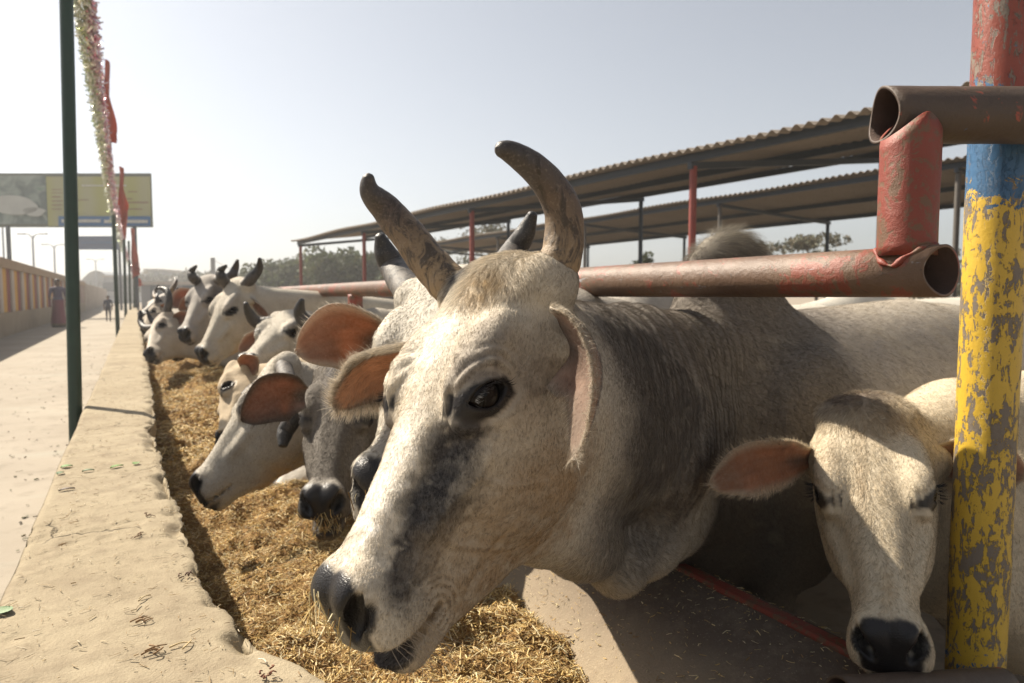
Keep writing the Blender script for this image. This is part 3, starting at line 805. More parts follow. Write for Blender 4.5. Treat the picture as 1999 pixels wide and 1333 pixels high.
tag(iw, 'low stained inner trough wall with rounded top under the cattle necks', 'wall')

# ---------------------------------------------------------------- straw feed in the trough
def hz(x, y):
    P = np.stack([x, y, 0 * x], 1)
    h = .185 + .15 * (fbm(P, .55, 61, 3) - .45) + .14 * (fbm(P, .17, 62, 3) - .5) + .035 * (fbm(P, .05, 63, 2) - .5)
    h = h + .16 * sst(2.2, 6.5, y) - .07 * sst(.22, .0, x - ledge_edge(y)) * sst(5, 1, y) + .05 * np.exp(-((x - .55) / .2)**2)
    return h - .04 * sst(1.5, .8, y)
xs_ = np.linspace(-.05, .98, 110); yh = np.unique(np.r_[np.arange(.1, 5, .014), np.arange(5, 14, .06), np.arange(14, 40, .4)])
gx, gy = np.meshgrid(xs_, yh, indexing='ij'); fx, fy = gx.ravel(), gy.ravel()
V = np.stack([fx, fy, hz(fx, fy)], 1)
def m_hay():
    t = NT('chopped straw bed'); n = t.noise(55, 6, .7, None, 1.5); n2 = t.noise(5, 4); n3 = t.noise(200, 3)
    col = t.ramp(n, [(.25, (.075, .04, .017)), (.45, (.34, .20, .075)), (.62, (.58, .37, .14)), (.8, (.72, .53, .26))])
    col = t.mix(t.math('MULTIPLY', n2, .5), col, (.2, .11, .045))
    return t.done(t.bsdf(col, .85, 0, t.bump(t.math('ADD', n, t.math('MULTIPLY', n3, .4)), 1.0, .02), .25))
hb = meshobj('straw_feed', V, grid_faces(len(xs_), len(yh)), m_hay()); tag(hb, 'chopped golden straw filling the feeding trough', 'straw', kind='stuff')
def straws(name, P, n_len, wid, cols, seed, flatness=.35, parent=None, dirs=None):
    r = np.random.default_rng(seed); n = len(P)
    th = r.random(n) * 2 * np.pi; d = np.stack([np.cos(th), np.sin(th), r.normal(0, flatness, n)], 1)
    if dirs is not None: d = dirs
    d /= np.linalg.norm(d, axis=1)[:, None]
    s = np.cross(d, r.normal(0, 1, (n, 3)) * [.5, .5, .3] + [0, 0, 1]); s /= np.linalg.norm(s, axis=1)[:, None]; u = np.cross(s, d)
    L = (n_len[0] + (n_len[1] - n_len[0]) * r.random(n)**2)[:, None]; Wd = (wid[0] + (wid[1] - wid[0]) * r.random(n))[:, None]
    bend = (r.normal(0, .1, n)[:, None] * L)
    a = P - d * L / 2; m = P + u * bend; b = P + d * L / 2
    h = Wd * .35
    # three-sided slivers: real thickness at little cost
    tri = lambda c: [c + s * Wd / 2, c - s * Wd / 2, c + u * h]
    V = np.stack(tri(a) + tri(m) + tri(b), 1).reshape(-1, 3)
    o = (np.arange(n) * 9)[:, None]
    Qs = []
    for k in (0, 3):
        for i, j in ((0, 1), (1, 2), (2, 0)): Qs.append(o + np.array([k + i, k + j, k + 3 + j, k + 3 + i]))
    Q = np.vstack(Qs)
    c = np.asarray(cols)[r.integers(0, len(cols), n)] * (.7 + .6 * r.random(n))[:, None]
    ob = meshobj(name, V, Q, M_STRAW, parent, smooth=False, cols=np.repeat(c, 9, 0).astype(np.float32)); return ob
def m_straw():
    t = NT('dry straw'); c = t.attr('tint'); p = t.bsdf(c, .5, 0, None, .4)
    tr = t.n('ShaderNodeBsdfTranslucent'); t.setv(tr.inputs['Color'], c); mx = t.n('ShaderNodeMixShader'); mx.inputs[0].default_value = .25
    t.l(p, mx.inputs[1]); t.l(tr.outputs[0], mx.inputs[2]); return t.done(mx.outputs[0])
M_STRAW = m_straw()
SC = [(.74, .56, .24), (.80, .65, .34), (.64, .45, .17), (.46, .30, .11), (.84, .73, .46), (.30, .18, .07)]
r_ = np.random.default_rng(5)
n = 62000; yy = .25 + 3.4 * r_.random(n)**1.35; xx = -.02 + .92 * r_.random(n); xx = np.maximum(xx, ledge_edge(yy) - .01)
P = np.stack([xx, yy, hz(xx, yy) + .002 + .012 * r_.random(n)], 1)
tag(straws('loose_straw', P, (.008, .042), (.0012, .0036), SC, 3), 'loose straw pieces strewn over the near feed', 'straw', kind='stuff')
n = 26000; yy = 3.6 + 9 * r_.random(n)**1.6; xx = .06 + .86 * r_.random(n)
P = np.stack([xx, yy, hz(xx, yy) + .004 + .02 * r_.random(n)], 1)
tag(straws('loose_straw', P, (.02, .07), (.003, .007), SC, 4), 'loose straw pieces strewn over the feed farther along the trough', 'straw', kind='stuff')
# straw on the sloping inner wall
n = 2600; yy = .3 + 2.2 * r_.random(n); k = 12 + (r_.random(n)**1.5 * 38).astype(int); P = np.stack([pc[k, 0], yy, pc[k, 1] + .006], 1)
tag(straws('straw_bits', P, (.003, .02), (.0008, .0022), SC, 8, .15), 'tiny straw bits stuck on the inner trough wall', 'straw', kind='stuff')
# litter on the ledge
n = 1700; yy = .55 + 5 * r_.random(n)**1.5; f = .04 + .93 * r_.random(n); xx = XL + (ledge_edge(yy) - XL) * f; P = np.stack([xx, yy, np.full(n, .503)], 1)
LC = [(.42, .31, .17), (.55, .45, .28), (.30, .2, .1), (.36, .25, .13), (.6, .52, .38)]
tag(straws('straw_litter', P, (.003, .022), (.0008, .0022), LC, 9, .05), 'fine straw litter lying on the concrete ledge', 'litter', kind='stuff')
# twig bundles and leaf scraps seen one by one
def leaf(name, u, v, L, W, ang, col, label, z=.5):
    p = onZ(u, v, z); a = np.linspace(0, 1, 9); w_ = W * np.sin(np.pi * a**.8) * .8 + .0006; c, s = math.cos(ang), math.sin(ang); V = []
    for sgn in (1, -1):
        for i in range(9):
            for b in (-1, 0, 1):
                lx = (a[i] - .5) * L; ly = b * w_[i]; zz = .0025 + .003 * math.sin(a[i] * 3) + .0025 * abs(b) + (0.0006 * sgn)
                V.append((p[0] + c * lx - s * ly, p[1] + s * lx + c * ly, z + zz))
    Fc = [(i * 3 + b, i * 3 + b + 1, i * 3 + b + 4, i * 3 + b + 3) for i in range(8) for b in (0, 1)]
    Fc += [tuple(27 + k for k in f[::-1]) for f in Fc]
    o = meshobj(name, V, Fc, m_simple('leaf ' + label[:12], col, .55, 0, .3, 60), smooth=True)
    tag(o, label, 'leaf', 'green leaf scraps on the ledge')
leaf('leaf_scrap', 130, 913, .034, .016, .3, (.10, .20, .03), 'bright green torn leaf farthest from the trough on the ledge')
leaf('leaf_scrap', 118, 926, .026, .012, .9, (.06, .11, .03), 'dark green leaf scrap just below the bright torn leaf')
leaf('leaf_scrap', 172, 921, .034, .009, .1, (.08, .13, .04), 'grey green narrow leaf lying in the middle of the ledge')
leaf('leaf_scrap', 228, 913, .042, .011, .5, (.14, .25, .05), 'long pale green leaf blade near the trough edge')
leaf('leaf_scrap', 266, 907, .026, .014, 1.2, (.10, .19, .03), 'small green leaf scrap closest to the broken trough edge')
leaf('leaf_scrap', 6, 1197, .032, .022, 1.0, (.09, .15, .05), 'curled green leaf at the outer rim of the ledge', .5)
leaf('leaf_scrap', 130, 958, .04, .008, .2, (.10, .065, .04), 'dry brown leaf strip alone on the ledge')
def twig(u, v, L, k, col, label, seed):
    r = np.random.default_rng(seed); p = onZ(u, v, .5); mb = MB(); a0 = r.random() * .8 - .2
    for i in range(k):
        a = a0 + r.normal(0, .9); d = np.array([math.cos(a), math.sin(a), 0]); l = L * .75 * (.3 + .7 * r.random()); q = p + np.array([r.normal(0, .006), r.normal(0, .006), .0035 + .0016 * i * r.random()])
        mb.tube(crv([q - d * l / 2, q + np.array([0, 0, .002]) + np.cross(d, ZZ) * r.normal(0, .003), q + d * l / 2], 6), np.linspace(.0016, .0008, 6), 5)
    tag(mb.build('twig', m_simple('twig', col, .8, 0, .4, 80), smooth=True), label, 'twig', 'dry twigs on the ledge')
for i, (u, v, L, k, col, lb) in enumerate([
    (303, 1277, .045, 7, (.22, .13, .06), 'largest brown twig bundle near the front of the ledge'),
    (280, 1215, .04, 5, (.26, .16, .08), 'forked brown twig behind the largest twig bundle'),
    (365, 1125, .03, 6, (.10, .05, .03), 'dark twig clump right at the broken trough edge'),
    (288, 1009, .045, 3, (.14, .08, .04), 'dark twigs on the middle of the ledge beside the broken edge'),
    (270, 1048, .03, 4, (.16, .09, .045), 'short dark stubs just in front of the middle twigs'),
    (280, 1170, .035, 2, (.5, .4, .24), 'pale straw stalk lying alone on the ledge'),
    (510, 1300, .038, 1, (.62, .54, .4), 'whitish stalk near the flared front of the ledge'),
    (527, 1325, .014, 9, (.16, .06, .03), 'reddish brown crumb cluster at the bottom of the ledge'),
    (128, 1066, .03, 2, (.3, .2, .1), 'thin brown twig near the outer side of the ledge'),
    (360, 1267, .05, 2, (.5, .38, .2), 'bent straw stalk between the twig bundle and the trough')]): twig(u, v, L, k, col, lb, 70 + i)

# ---------------------------------------------------------------- pipe railing
def m_paint(name, kind):
    t = NT(name); P = t.pos
    n = t.noise(26, 9, .72, None, .8); nb = t.noise(5, 6, .6); nf = t.noise(70, 6, .7); ns = t.noise(62, 9, .74, t.scale(P, (1, 1, .35)), .5); g = t.noise(400, 3, .6)
    metal = t.mix(nf, (.13, .105, .08), (.24, .20, .16)); rust = t.mix(n, (.075, .035, .018), (.22, .11, .055))
    if kind == 'yellow':
        z = t.sep(P, 2)
        blue = t.mix(nf, (.016, .08, .19), (.04, .15, .30)); red = t.mix(nf, (.19, .03, .016), (.27, .055, .03)); yel = t.mix(nb, (.55, .35, .03), (.66, .43, .04))
        base = t.mix(t.ramp(nf, [(.5, 0.), (.62, .55)]), metal, (.09, .055, .03))
        ym = t.ramp(t.math('ADD', t.math('ADD', ns, t.math('MULTIPLY', t.math('SUBTRACT', nb, .5), .42)), t.math('MULTIPLY', t.math('SUBTRACT', nf, .5), .35)), [(.492, 0.), (.502, 1.)])
        zb = t.math('ADD', z, t.math('MULTIPLY', t.math('SUBTRACT', n, .5), .30))
        bz = t.ramp(zb, [(.0, 0.), (1., 1.)]) 
        bluez = t.math('GREATER_THAN', zb, 1.235); redz = t.math('GREATER_THAN', zb, 1.40)
        specks = t.ramp(nf, [(.63, 0.), (.645, 1.)])
        c = t.mix(t.math('MULTIPLY', specks, .8), base, blue)
        c = t.mix(t.math('MULTIPLY', ym, t.math('SUBTRACT', 1., bluez)), c, yel)
        bm_ = t.ramp(n, [(.40, 0.), (.42, 1.)]); c = t.mix(t.math('MULTIPLY', bm_, t.math('MULTIPLY', bluez, t.math('LESS_THAN', zb, 1.45))), c, blue)
        rm = t.ramp(ns, [(.46, 0.), (.475, 1.)]); c = t.mix(t.math('MULTIPLY', rm, redz), c, red)
        low = t.math('LESS_THAN', zb, .33); c = t.mix(t.math('MULTIPLY', low, t.ramp(ns, [(.52, 0.), (.54, 1.)])), c, blue)
        h = t.math('ADD', t.math('MULTIPLY', ym, .8), t.math('MULTIPLY', nf, .5))
        met = .0; rg = t.mix(ym, .62, .42)
    elif kind == 'red':
        red = t.mix(nb, (.17, .022, .012), (.25, .042, .02)); c = t.mix(t.ramp(t.math('ADD', n, t.math('MULTIPLY', t.math('SUBTRACT', nf, .5), .5)), [(.44, 1.), (.49, 0.)]), red, rust)
        c = t.mix(t.ramp(nf, [(.66, 0.), (.70, .9)]), c, (.10, .07, .05)); h = t.math('ADD', n, t.math('MULTIPLY', nf, .6)); rg = .5
    elif kind == 'brown':
        nrm_z = t.sep(t.geo.outputs['Normal'], 2)
        c = t.mix(t.ramp(nb, [(.35, 0.), (.7, 1.)]), (.10, .052, .028), (.18, .105, .06))
        patch = t.ramp(t.math('ADD', n, t.math('MULTIPLY', t.math('SUBTRACT', nb, .5), .8)), [(.56, 0.), (.59, 1.)]); c = t.mix(patch, c, t.mix(nf, (.19, .04, .022), (.26, .07, .04)))
        c = t.mix(t.ramp(nf, [(.60, 0.), (.66, .7)]), c, (.05, .035, .028))
        c = t.mix(t.ramp(t.noise(19, 6, .7, t.scale(P, (1, .4, 1.5))), [(.62, 0.), (.65, .65)]), c, (.30, .32, .34)); h = t.math('ADD', n, t.math('MULTIPLY', nf, .7)); rg = .46
    else:
        c = t.mix(n, (.04, .025, .017), (.09, .058, .038)); c = t.mix(t.ramp(t.math('ADD', nb, t.math('MULTIPLY', t.math('SUBTRACT', n, .5), .5)), [(.60, 0.), (.62, 1.)]), c, (.30, .055, .03))
        c = t.mix(t.ramp(ns, [(.66, 0.), (.67, .8)]), c, (.05, .13, .22)); h = t.math('ADD', n, t.math('MULTIPLY', nf, .6)); rg = .5
    c = t.mix(t.math('MULTIPLY', g, .25), c, (.10, .08, .06))
    return t.done(t.bsdf(c, rg, 0, t.bump(h, .85, .003), .45))
M_PY, M_PR, M_PB, M_PD = [m_paint('chipped paint ' + k, k) for k in ('yellow', 'red', 'brown', 'dark')]
M_RUST = m_simple('rusty pipe inside', (.05, .028, .02), .9, 0, .5, 30, .5, .004)
def pipe(name, p0, p1, r, mat, parent, th=.005, cut0=None, cut1=None, n=56, dent=.0012, seed=0, up=ZZ):
    """hollow pipe; cut(theta) gives how far each end is notched"""
    p0 = np.asarray(p0, float); p1 = np.asarray(p1, float); d = p1 - p0; L = np.linalg.norm(d); d = d / L
    u = unit(np.cross(up, d)) if abs(d @ up) < .95 else unit(np.cross((0, 1., 0), d)); v = np.cross(d, u)
    th_ = np.linspace(0, 2 * np.pi, n, endpoint=False); m = max(8, int(min(L, 3) / .02)); V = []
    c0 = np.array([cut0(t) if cut0 else 0 for t in th_]); c1 = np.array([cut1(t) if cut1 else 0 for t in th_])
    for rr in (r, r - th):
        for i in range(m):
            s = i / (m - 1)
            for j, t in enumerate(th_):
                x = c0[j] + (L - c0[j] - c1[j]) * s; V.append(p0 + d * x + rr * (math.cos(t) * u + math.sin(t) * v))
    V = np.array(V); ax = p0 + np.outer((V - p0) @ d, d); N = V - ax; N /= np.linalg.norm(N, axis=1)[:, None]
    V += N * ((fbm(V, .05, 80 + seed, 3) - .5) * 2 * dent)[:, None]
    M = m * n; Fc = []; mi = []
    for i in range(m - 1):
        for j in range(n):
            j2 = (j + 1) % n; Fc.append((i * n + j, i * n + j2, (i + 1) * n + j2, (i + 1) * n + j)); mi.append(0)
            Fc.append((M + i * n + j, M + (i + 1) * n + j, M + (i + 1) * n + j2, M + i * n + j2)); mi.append(1)
    for i, s in ((0, 1), (m - 1, -1)):
        for j in range(n):
            j2 = (j + 1) % n; q = (i * n + j, M + i * n + j, M + i * n + j2, i * n + j2); Fc.append(q if s > 0 else q[::-1]); mi.append(0)
    return meshobj(name, V, np.array(Fc), None, parent, mats=[mat, M_RUST], mi=mi)
RX, RZ = 1.19, 1.093
y_end = .655
rail = empty('pipe_railing', (RX, 2, GZ)); tag(rail, 'rusty brown pipe railing over the inner trough wall with open end', 'railing')
pipe('rail', (RX, y_end, RZ), (RX, 30, RZ), .0445, M_PB, rail, cut0=lambda t: .012 * max(0, math.cos(t))**2 , seed=1)
pu = np.array([RX, .722, 0])
pipe('stub_pipe', pu + [0, 0, RZ + .028], pu + [0, 0, 1.368], .0475, M_PR, rail, seed=2, cut1=lambda t: .97 * math.sqrt(max(0, .0485**2 - (.0475 * (math.cos(t) * F0[0] + math.sin(t) * F0[1]))**2)))
# weld bead round the stub foot
mb = MB(); ws_ = []
for a in np.linspace(0, 2 * np.pi, 50):
    ws_.append(pu + np.array([.0475 * math.cos(a), .0475 * math.sin(a), RZ + .0445 * math.sqrt(max(.05, 1 - (1.1 * math.cos(a))**2 * .8)) + .0015 * math.sin(9 * a)]))
mb.tube(np.array(ws_), .0042 + .0022 * np.sin(np.linspace(0, 60, 50)), 8); mb.build('weld_bead', M_PR, rail, smooth=True)
ua = at(1722, 224, 1.2); ub = ua + CR * 1.5 * np.array([1, 1, 0]) + np.array([.0, .02, 0])
ua[2] = ub[2] = 1.05 + .318
upc = pipe('gate_pipe', ua, ub, .0485, M_PD, rail, cut0=lambda t: .005 * math.sin(2 * t + 1), seed=3)
PYc = at(1945, 400, 1.315)
for yy in (4.15, 7.6, 11.1, 14.6, 18.1, 21.6, 25.1, 28.6):
    pipe('post', (RX, yy, GZ - .1), (RX, yy, RZ - .03), .045, M_PR if yy < 9 else M_PB, rail, n=20, seed=int(yy))
post = empty('gate_post', (PYc[0], PYc[1], GZ)); tag(post, 'thick upright post of chipped yellow, blue and red paint beside the calf', 'post')
pipe('post_pipe', (PYc[0], PYc[1], GZ - .1), (PYc[0], PYc[1], 2.6), .0515, M_PY, post, seed=5)
mb = MB(); mb.box((1.205, 10, .353), (.040, 22, .022), bev=.005)
tag(mb.build('bottom_rail', M_PR), 'thin red painted rail lying along the top of the inner trough wall', 'rail')
bp = onX(1750, 1340, 1.185)
basep = pipe('base_pipe', at(1640, 1362, 1.12), at(1960, 1342, 1.24), .034, M_PD, None, seed=8); tag(basep, 'short dark rusty pipe lying on the wall at the foot of the post', 'pipe')

# leaves and crumbs blown about on the pavement
n = 600; yy = 2 + 16 * r_.random(n)**1.4; xx = -.3 - 1.2 * r_.random(n)**1.5; P = np.stack([xx, yy, np.full(n, .006)], 1)
tag(straws('pavement_litter', P, (.008, .04), (.003, .012), [(.10, .12, .04), (.16, .12, .06), (.08, .06, .035), (.3, .26, .18)], 19, .04), 'scattered leaf crumbs lying on the pavement', 'litter', kind='stuff')

def FUR(n): return n


# ---------------------------------------------------------------- main bull
LMA = [(.19, .112, -.06), (.485, .045, -.07), (.475, 0, -.04), (.475, 0, -.19), (-.01, .115, -.04), (-.01, -.115, -.04), (.05, .135, -.1), (.40, .055, -.16), (.31, .05, -.26), (.19, -.112, -.06)]
PXA = [(950, 765), (695, 1195), (640, 1140), (745, 1293), (1075, 555), (860, 545), (1110, 660), (855, 1185), (1000, 1125), (775, 740)]
RA = np.array([[-0.6566918629837835, 0.20844421445121647, -0.7247805207223282], [-0.22200066479185598, -0.9718920918723379, -0.07836751504152317], [-0.7207437055306317, 0.1094384427771554, 0.6845083846017496]])
TA = np.array([0.448688389067234, 0.8918779163753109, 1.078069356199047])
bull = Cow(RA, TA, .98, (1.53, 1.47), (-.992, -.12, 0), 1.1, dict(open=.020, jaw=-.020), hump=1.12)
H, Bw = bull.hw, bull.bw
bull.neck = dict(crest=[H((.05, 0, -.10)), np.array([.93, 1.17, .905]), Bw((.05, 0, .98))], cr=[.078, .115, .13],
                 thr=[H((.17, 0, -.19)), np.array([.90, 1.10, .72]), Bw((.20, 0, .62))], tr=[.085, .13, .20],
                 dew=[H((.26, .0, -.25)), at(1070, 1040, 1.09), at(1130, 1068, 1.19), at(1208, 1112, 1.30), at(1262, 1070, 1.42), at(1310, 1040, 1.55)], dr=[.016, .018, .02, .02, .025, .04])
def det_bull(c, V):
    q = c.loc(V); b = c.bod(V)
    d = np.zeros(len(V))
    nk = sst(.32, .5, np.linalg.norm(q - [.25, 0, -.1], axis=1)) * sst(-.35, .05, b[:, 0])
    s = b[:, 0] * 2.6 + .35 * b[:, 2] + .12 * fbm(V, .2, 2)
    fold_ = np.sin(s * 2 * np.pi / .13 + 3 * fbm(V, .12, 6)); d += nk * sst(.62, .85, b[:, 2]) * (fold_ * .0022 + .0018 * np.sin(s * 2 * np.pi / .05 + 5 * fbm(V, .1, 8)))
    on = (np.abs(q - [.22, 0, -.12]).max(1) < .4)
    d += on * ((fbm(V, .045, 7, 3) - .5) * .004)
    # folds above the eye and down the cheek
    er = np.hypot((q[:, 0] - .19), (q[:, 2] + .045) * 1.3); up = sst(-.01, .03, q[:, 2] + .055 + (.2 - q[:, 0]) * .3)
    d += on * (np.abs(q[:, 1]) > .05) * np.sin(er * 2 * np.pi / .016) * .0017 * sst(.095, .05, er) * sst(.035, .045, er) * up
    d += on * -.004 * np.exp(-((q[:, 2] + .215 + .22 * (q[:, 0] - .35)) / .006)**2) * sst(.22, .28, q[:, 0]) * sst(.43, .38, q[:, 0])
    d += on * -.003 * np.exp(-((np.abs(q[:, 1]) - .045 - .06 * sst(.35, .1, q[:, 0])) / .006)**2) * sst(.12, .2, q[:, 0]) * sst(.4, .3, q[:, 0]) * (q[:, 2] > -.075)
    # hollow under the cheek crest, raised face veins, creases behind the mouth
    cheek = on * (np.abs(q[:, 1]) > .03)
    d += cheek * -.007 * blob(np.stack([q[:, 0], 0 * q[:, 0], q[:, 2]], 1), (.345, 0, -.165), (.085, 1, .035))
    def vein(pts, wv, h):
        C = crv(np.array(pts), 60); m = np.full(len(V), 9.)
        for a in C: m = np.minimum(m, np.hypot(q[:, 0] - a[0], q[:, 2] - a[1]))
        return cheek * h * np.exp(-(m / wv)**2)
    d += vein([(.22, -.09), (.27, -.105), (.33, -.10), (.39, -.115), (.43, -.12)], .005, .0028) + vein([(.33, -.10), (.35, -.14), (.33, -.19), (.30, -.24)], .005, .0024) + vein([(.27, -.105), (.255, -.15), (.22, -.19)], .005, .0016)
    rr = np.hypot(q[:, 0] - .425, q[:, 2] + .185)
    d += cheek * np.sin(rr * 2 * np.pi / .011) * .0014 * sst(.055, .03, rr) * sst(.006, .014, rr) * (q[:, 0] < .44)
    return d
def fl_bull(c, V):
    q = c.loc(V); b = c.bod(V); r = np.linalg.norm(q - [.22, 0, -.1], axis=1)
    f = .0062 + .009 * sst(.28, .45, r)
    f = f + .010 * blob(q, (-.0, 0, 0.0), (.085, .13, .08)) * 1.0
    f = f + .035 * blob(b, (-.02, 0, 1.26), (.25, .2, .16))
    return f
def wild_bull(c, V):
    q = c.loc(V); b = c.bod(V); return .35 * blob(q, (-.0, 0, 0), (.09, .13, .08)) + .5 * blob(b, (-.02, 0, 1.3), (.25, .2, .14))
st_bull = dict(base=(.50, .435, .34), flank=(.31, .275, .235), neck=(.125, .104, .083), wild=wild_bull, spots=[
    ((.250, .08, -.060), (.060, .06, .040), (.03, .025, .025), 1.6), ((.318, .068, -.094), (.085, .06, .052), (.026, .022, .022), 1.9),
    ((.39, .055, -.114), (.075, .05, .042), (.024, .02, .021), 1.8), ((.25, -.085, -.06), (.06, .06, .045), (.035, .028, .03), 1.0), ((.33, -.07, -.095), (.1, .06, .055), (.035, .028, .03), 1.0),
    ((.36, .06, -.15), (.14, .06, .07), (.30, .235, .16), .6),
    ((.15, .09, -.01), (.085, .05, .034), (.10, .08, .07), .95), ((.11, .11, -.10), (.11, .07, .08), (.17, .135, .10), .85), ((.23, .12, -.19), (.18, .09, .12), (.27, .21, .145), .9),
    ((.035, .025, -.0), (.055, .055, .06), (.36, .24, .10), 1.0), ((-.005, -.05, -.0), (.045, .04, .06), (.07, .07, .08), 1.1), ((.32, .1, -.25), (.28, .18, .13), (.27, .185, .105), 1.0), ((.1, -.02, .0), (.13, .07, .05), (.72, .67, .58), .9),
    ((.34, 0, -.035), (.17, .05, .04), (.76, .71, .63), 1.0)])  # ridge, and forehead above it, painted pale as a sunlit highlight
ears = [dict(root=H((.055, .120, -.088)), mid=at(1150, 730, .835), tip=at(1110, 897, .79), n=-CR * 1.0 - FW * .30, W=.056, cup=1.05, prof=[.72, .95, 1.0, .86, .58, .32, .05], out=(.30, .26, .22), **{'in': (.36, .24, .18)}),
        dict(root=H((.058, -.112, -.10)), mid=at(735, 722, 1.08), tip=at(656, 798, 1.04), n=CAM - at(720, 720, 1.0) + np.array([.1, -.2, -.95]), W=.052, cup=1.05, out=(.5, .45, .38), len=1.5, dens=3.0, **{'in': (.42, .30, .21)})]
hL = [H((-.004, .085, -.045)), at(1082, 535, .945), at(1100, 480, .95), at(1098, 410, .945), at(1062, 347, .925), at(1006, 302, .90), at(968, 288, .88)]
hR = [H((-.004, -.10, -.035)), at(840, 515, 1.11), at(800, 463, 1.12), at(755, 410, 1.12), at(723, 374, 1.10), at(719, 338, 1.085)]
bull_root = make_cow(bull, 'bull', st_bull, 'big grey bull with upswept horns and dark cheek patch leaning over the trough', fine=.0042, coarse=.016, ears=ears,
         horns=[dict(pts=hL, rad=[.035, .032, .0295, .027, .0225, .0165, .0085]), dict(pts=hR, rad=[.036, .034, .0315, .027, .019, .0075])], fur=FUR(480000), flen=fl_bull, detail=det_bull, group='cattle at the trough', seed=1, frad=.00016)

def whiskers(cw, root, n, seed):
    g = np.random.default_rng(seed); P = []
    for i in range(n):
        sy = 1 if i % 2 else -1; p = np.array([.44 + .05 * g.random(), sy * (.045 + .012 * g.random()), -.12 - .09 * g.random()]); L = .02 + .035 * g.random()
        o = np.array([.35 * g.normal(0, 1) + .3, sy * 1., -.5 + .4 * g.normal(0, 1)]); o /= np.linalg.norm(o); P.append([cw.hw(p + o * L * t + np.array([0, 0, -.35 * L * t * t])) for t in (0, .35, .7, 1)])
    hc = bpy.data.hair_curves.new('whiskers'); hc.add_curves([4] * n); hc.attributes['position'].data.foreach_set('vector', np.array(P, np.float32).ravel())
    ra = hc.attributes.get('radius') or hc.attributes.new('radius', 'FLOAT', 'POINT'); ra.data.foreach_set('value', np.tile(np.array([.0003, .00028, .0002, .0001], np.float32), n))
    t_ = hc.attributes.new('tint', 'FLOAT_COLOR', 'CURVE'); t_.data.foreach_set('color', np.tile(np.array([.35, .3, .24, 1], np.float32), n)); hc.materials.append(M_FUR)
    o = bpy.data.objects.new('whiskers', hc); COL.objects.link(o); o.parent = root; o.matrix_parent_inverse = Matrix.Translation(-Vector(root.location))
whiskers(bull, bull_root, 110, 4)

# ---------------------------------------------------------------- the other cattle
GRP = 'cattle at the trough'
PALE = dict(base=(.41, .37, .305), spots=[((.15, .09, -.012), (.09, .06, .04), (.30, .27, .24), .6), ((.25, 0, -.26), (.22, .12, .06), (.42, .27, .12), .8), ((.22, .12, -.2), (.16, .08, .11), (.45, .37, .27), .5)])
def add(p, q): return dict(p, **q)
# hornless calf under the bull's neck
L_ = ['nosL', 'nosR', 'eyeL', 'eyeR', 'poll', 'earL', 'earR', 'chin']
# the calf looks at the camera: its own left side is on the right of the photo
R, T = fit([(.49, .042, -.08), (.49, -.042, -.08), (.186, .112, -.05), (.186, -.112, -.05), (-.03, 0, -.01), (.05, .13, -.1), (.05, -.13, -.1), (.49, 0, -.19)],
           [(1793, 1262), (1690, 1268), (1803, 962), (1597, 958), (1705, 792), (1846, 890), (1548, 895), (1742, 1312)], (-.2, -.45, -.85), (-.45, -.75, .5), 1.30, .97)
calf = Cow(R, T, .97, (1.98, .84), (-1, .02, 0), .92, dict(horns=False, wide=.98), hump=.0, dew=False)
H = calf.hw
def wild_calf(c, V): return .55 * blob(c.loc(V), (-.02, 0, .0), (.10, .13, .09)) + .12
def fl_calf(c, V): q = c.loc(V); return .007 + .012 * blob(q, (-.02, 0, .0), (.1, .14, .1)) + .004 * blob(q, (.2, 0, 0), (.3, .05, .08))
st = dict(pad=.93, base=(.54, .46, .335), wild=wild_calf, spots=[((-.03, -.02, .0), (.075, .10, .07), (.17, .13, .10), 1.0), ((.05, .03, .01), (.07, .08, .05), (.36, .27, .17), .7), ((.20, -.03, .0), (.2, .014, .05), (.38, .30, .20), .6),
        ((.40, 0, -.05), (.06, .02, .03), (.40, .30, .18), .6), ((.12, -.085, -.01), (.07, .03, .03), (.45, .33, .2), .5)], rim=(.03, .025, .02))
ears = [dict(root=H((.055, -.112, -.10)), mid=at(1478, 912, 1.30), tip=at(1388, 950, 1.26), n=-FW + np.array([0, 0, .0]) - CR * .25, W=.051, cup=.62, out=(.5, .43, .33), notch=True, **{'in': (.36, .15, .075)}),
        dict(root=H((.055, .112, -.10)), mid=at(1925, 905, 1.42), tip=at(2010, 930, 1.42), n=-FW + CR * .2, W=.058, cup=.7, out=(.5, .43, .33))]
make_cow(calf, 'calf', st, 'cream hornless calf facing out beside the yellow post, nose above the wall', fine=.0045, coarse=.018, ears=ears, fur=FUR(170000), flen=fl_calf, group=GRP, seed=2, cat='calf', frad=.00019)

def head_ears(H, s=1., l=.20, dz=-.05, back=.05, W=.055, sides=(1, -1), cup=.9, fwd=None, **k):
    r = []
    for y in sides:
        n = fwd if fwd is not None else (H((.35, y * .05, 0)) - H((.0, y * .0, -.1)))
        r.append(dict(root=H((.055, y * .108, -.10)), mid=H((.075 + back * .5, y * (.12 + l * .5), -.115 + dz * .4)), tip=H((.10 + back, y * (.115 + l), -.12 + dz)), n=n, W=W * s, cup=cup, **k))
    return r
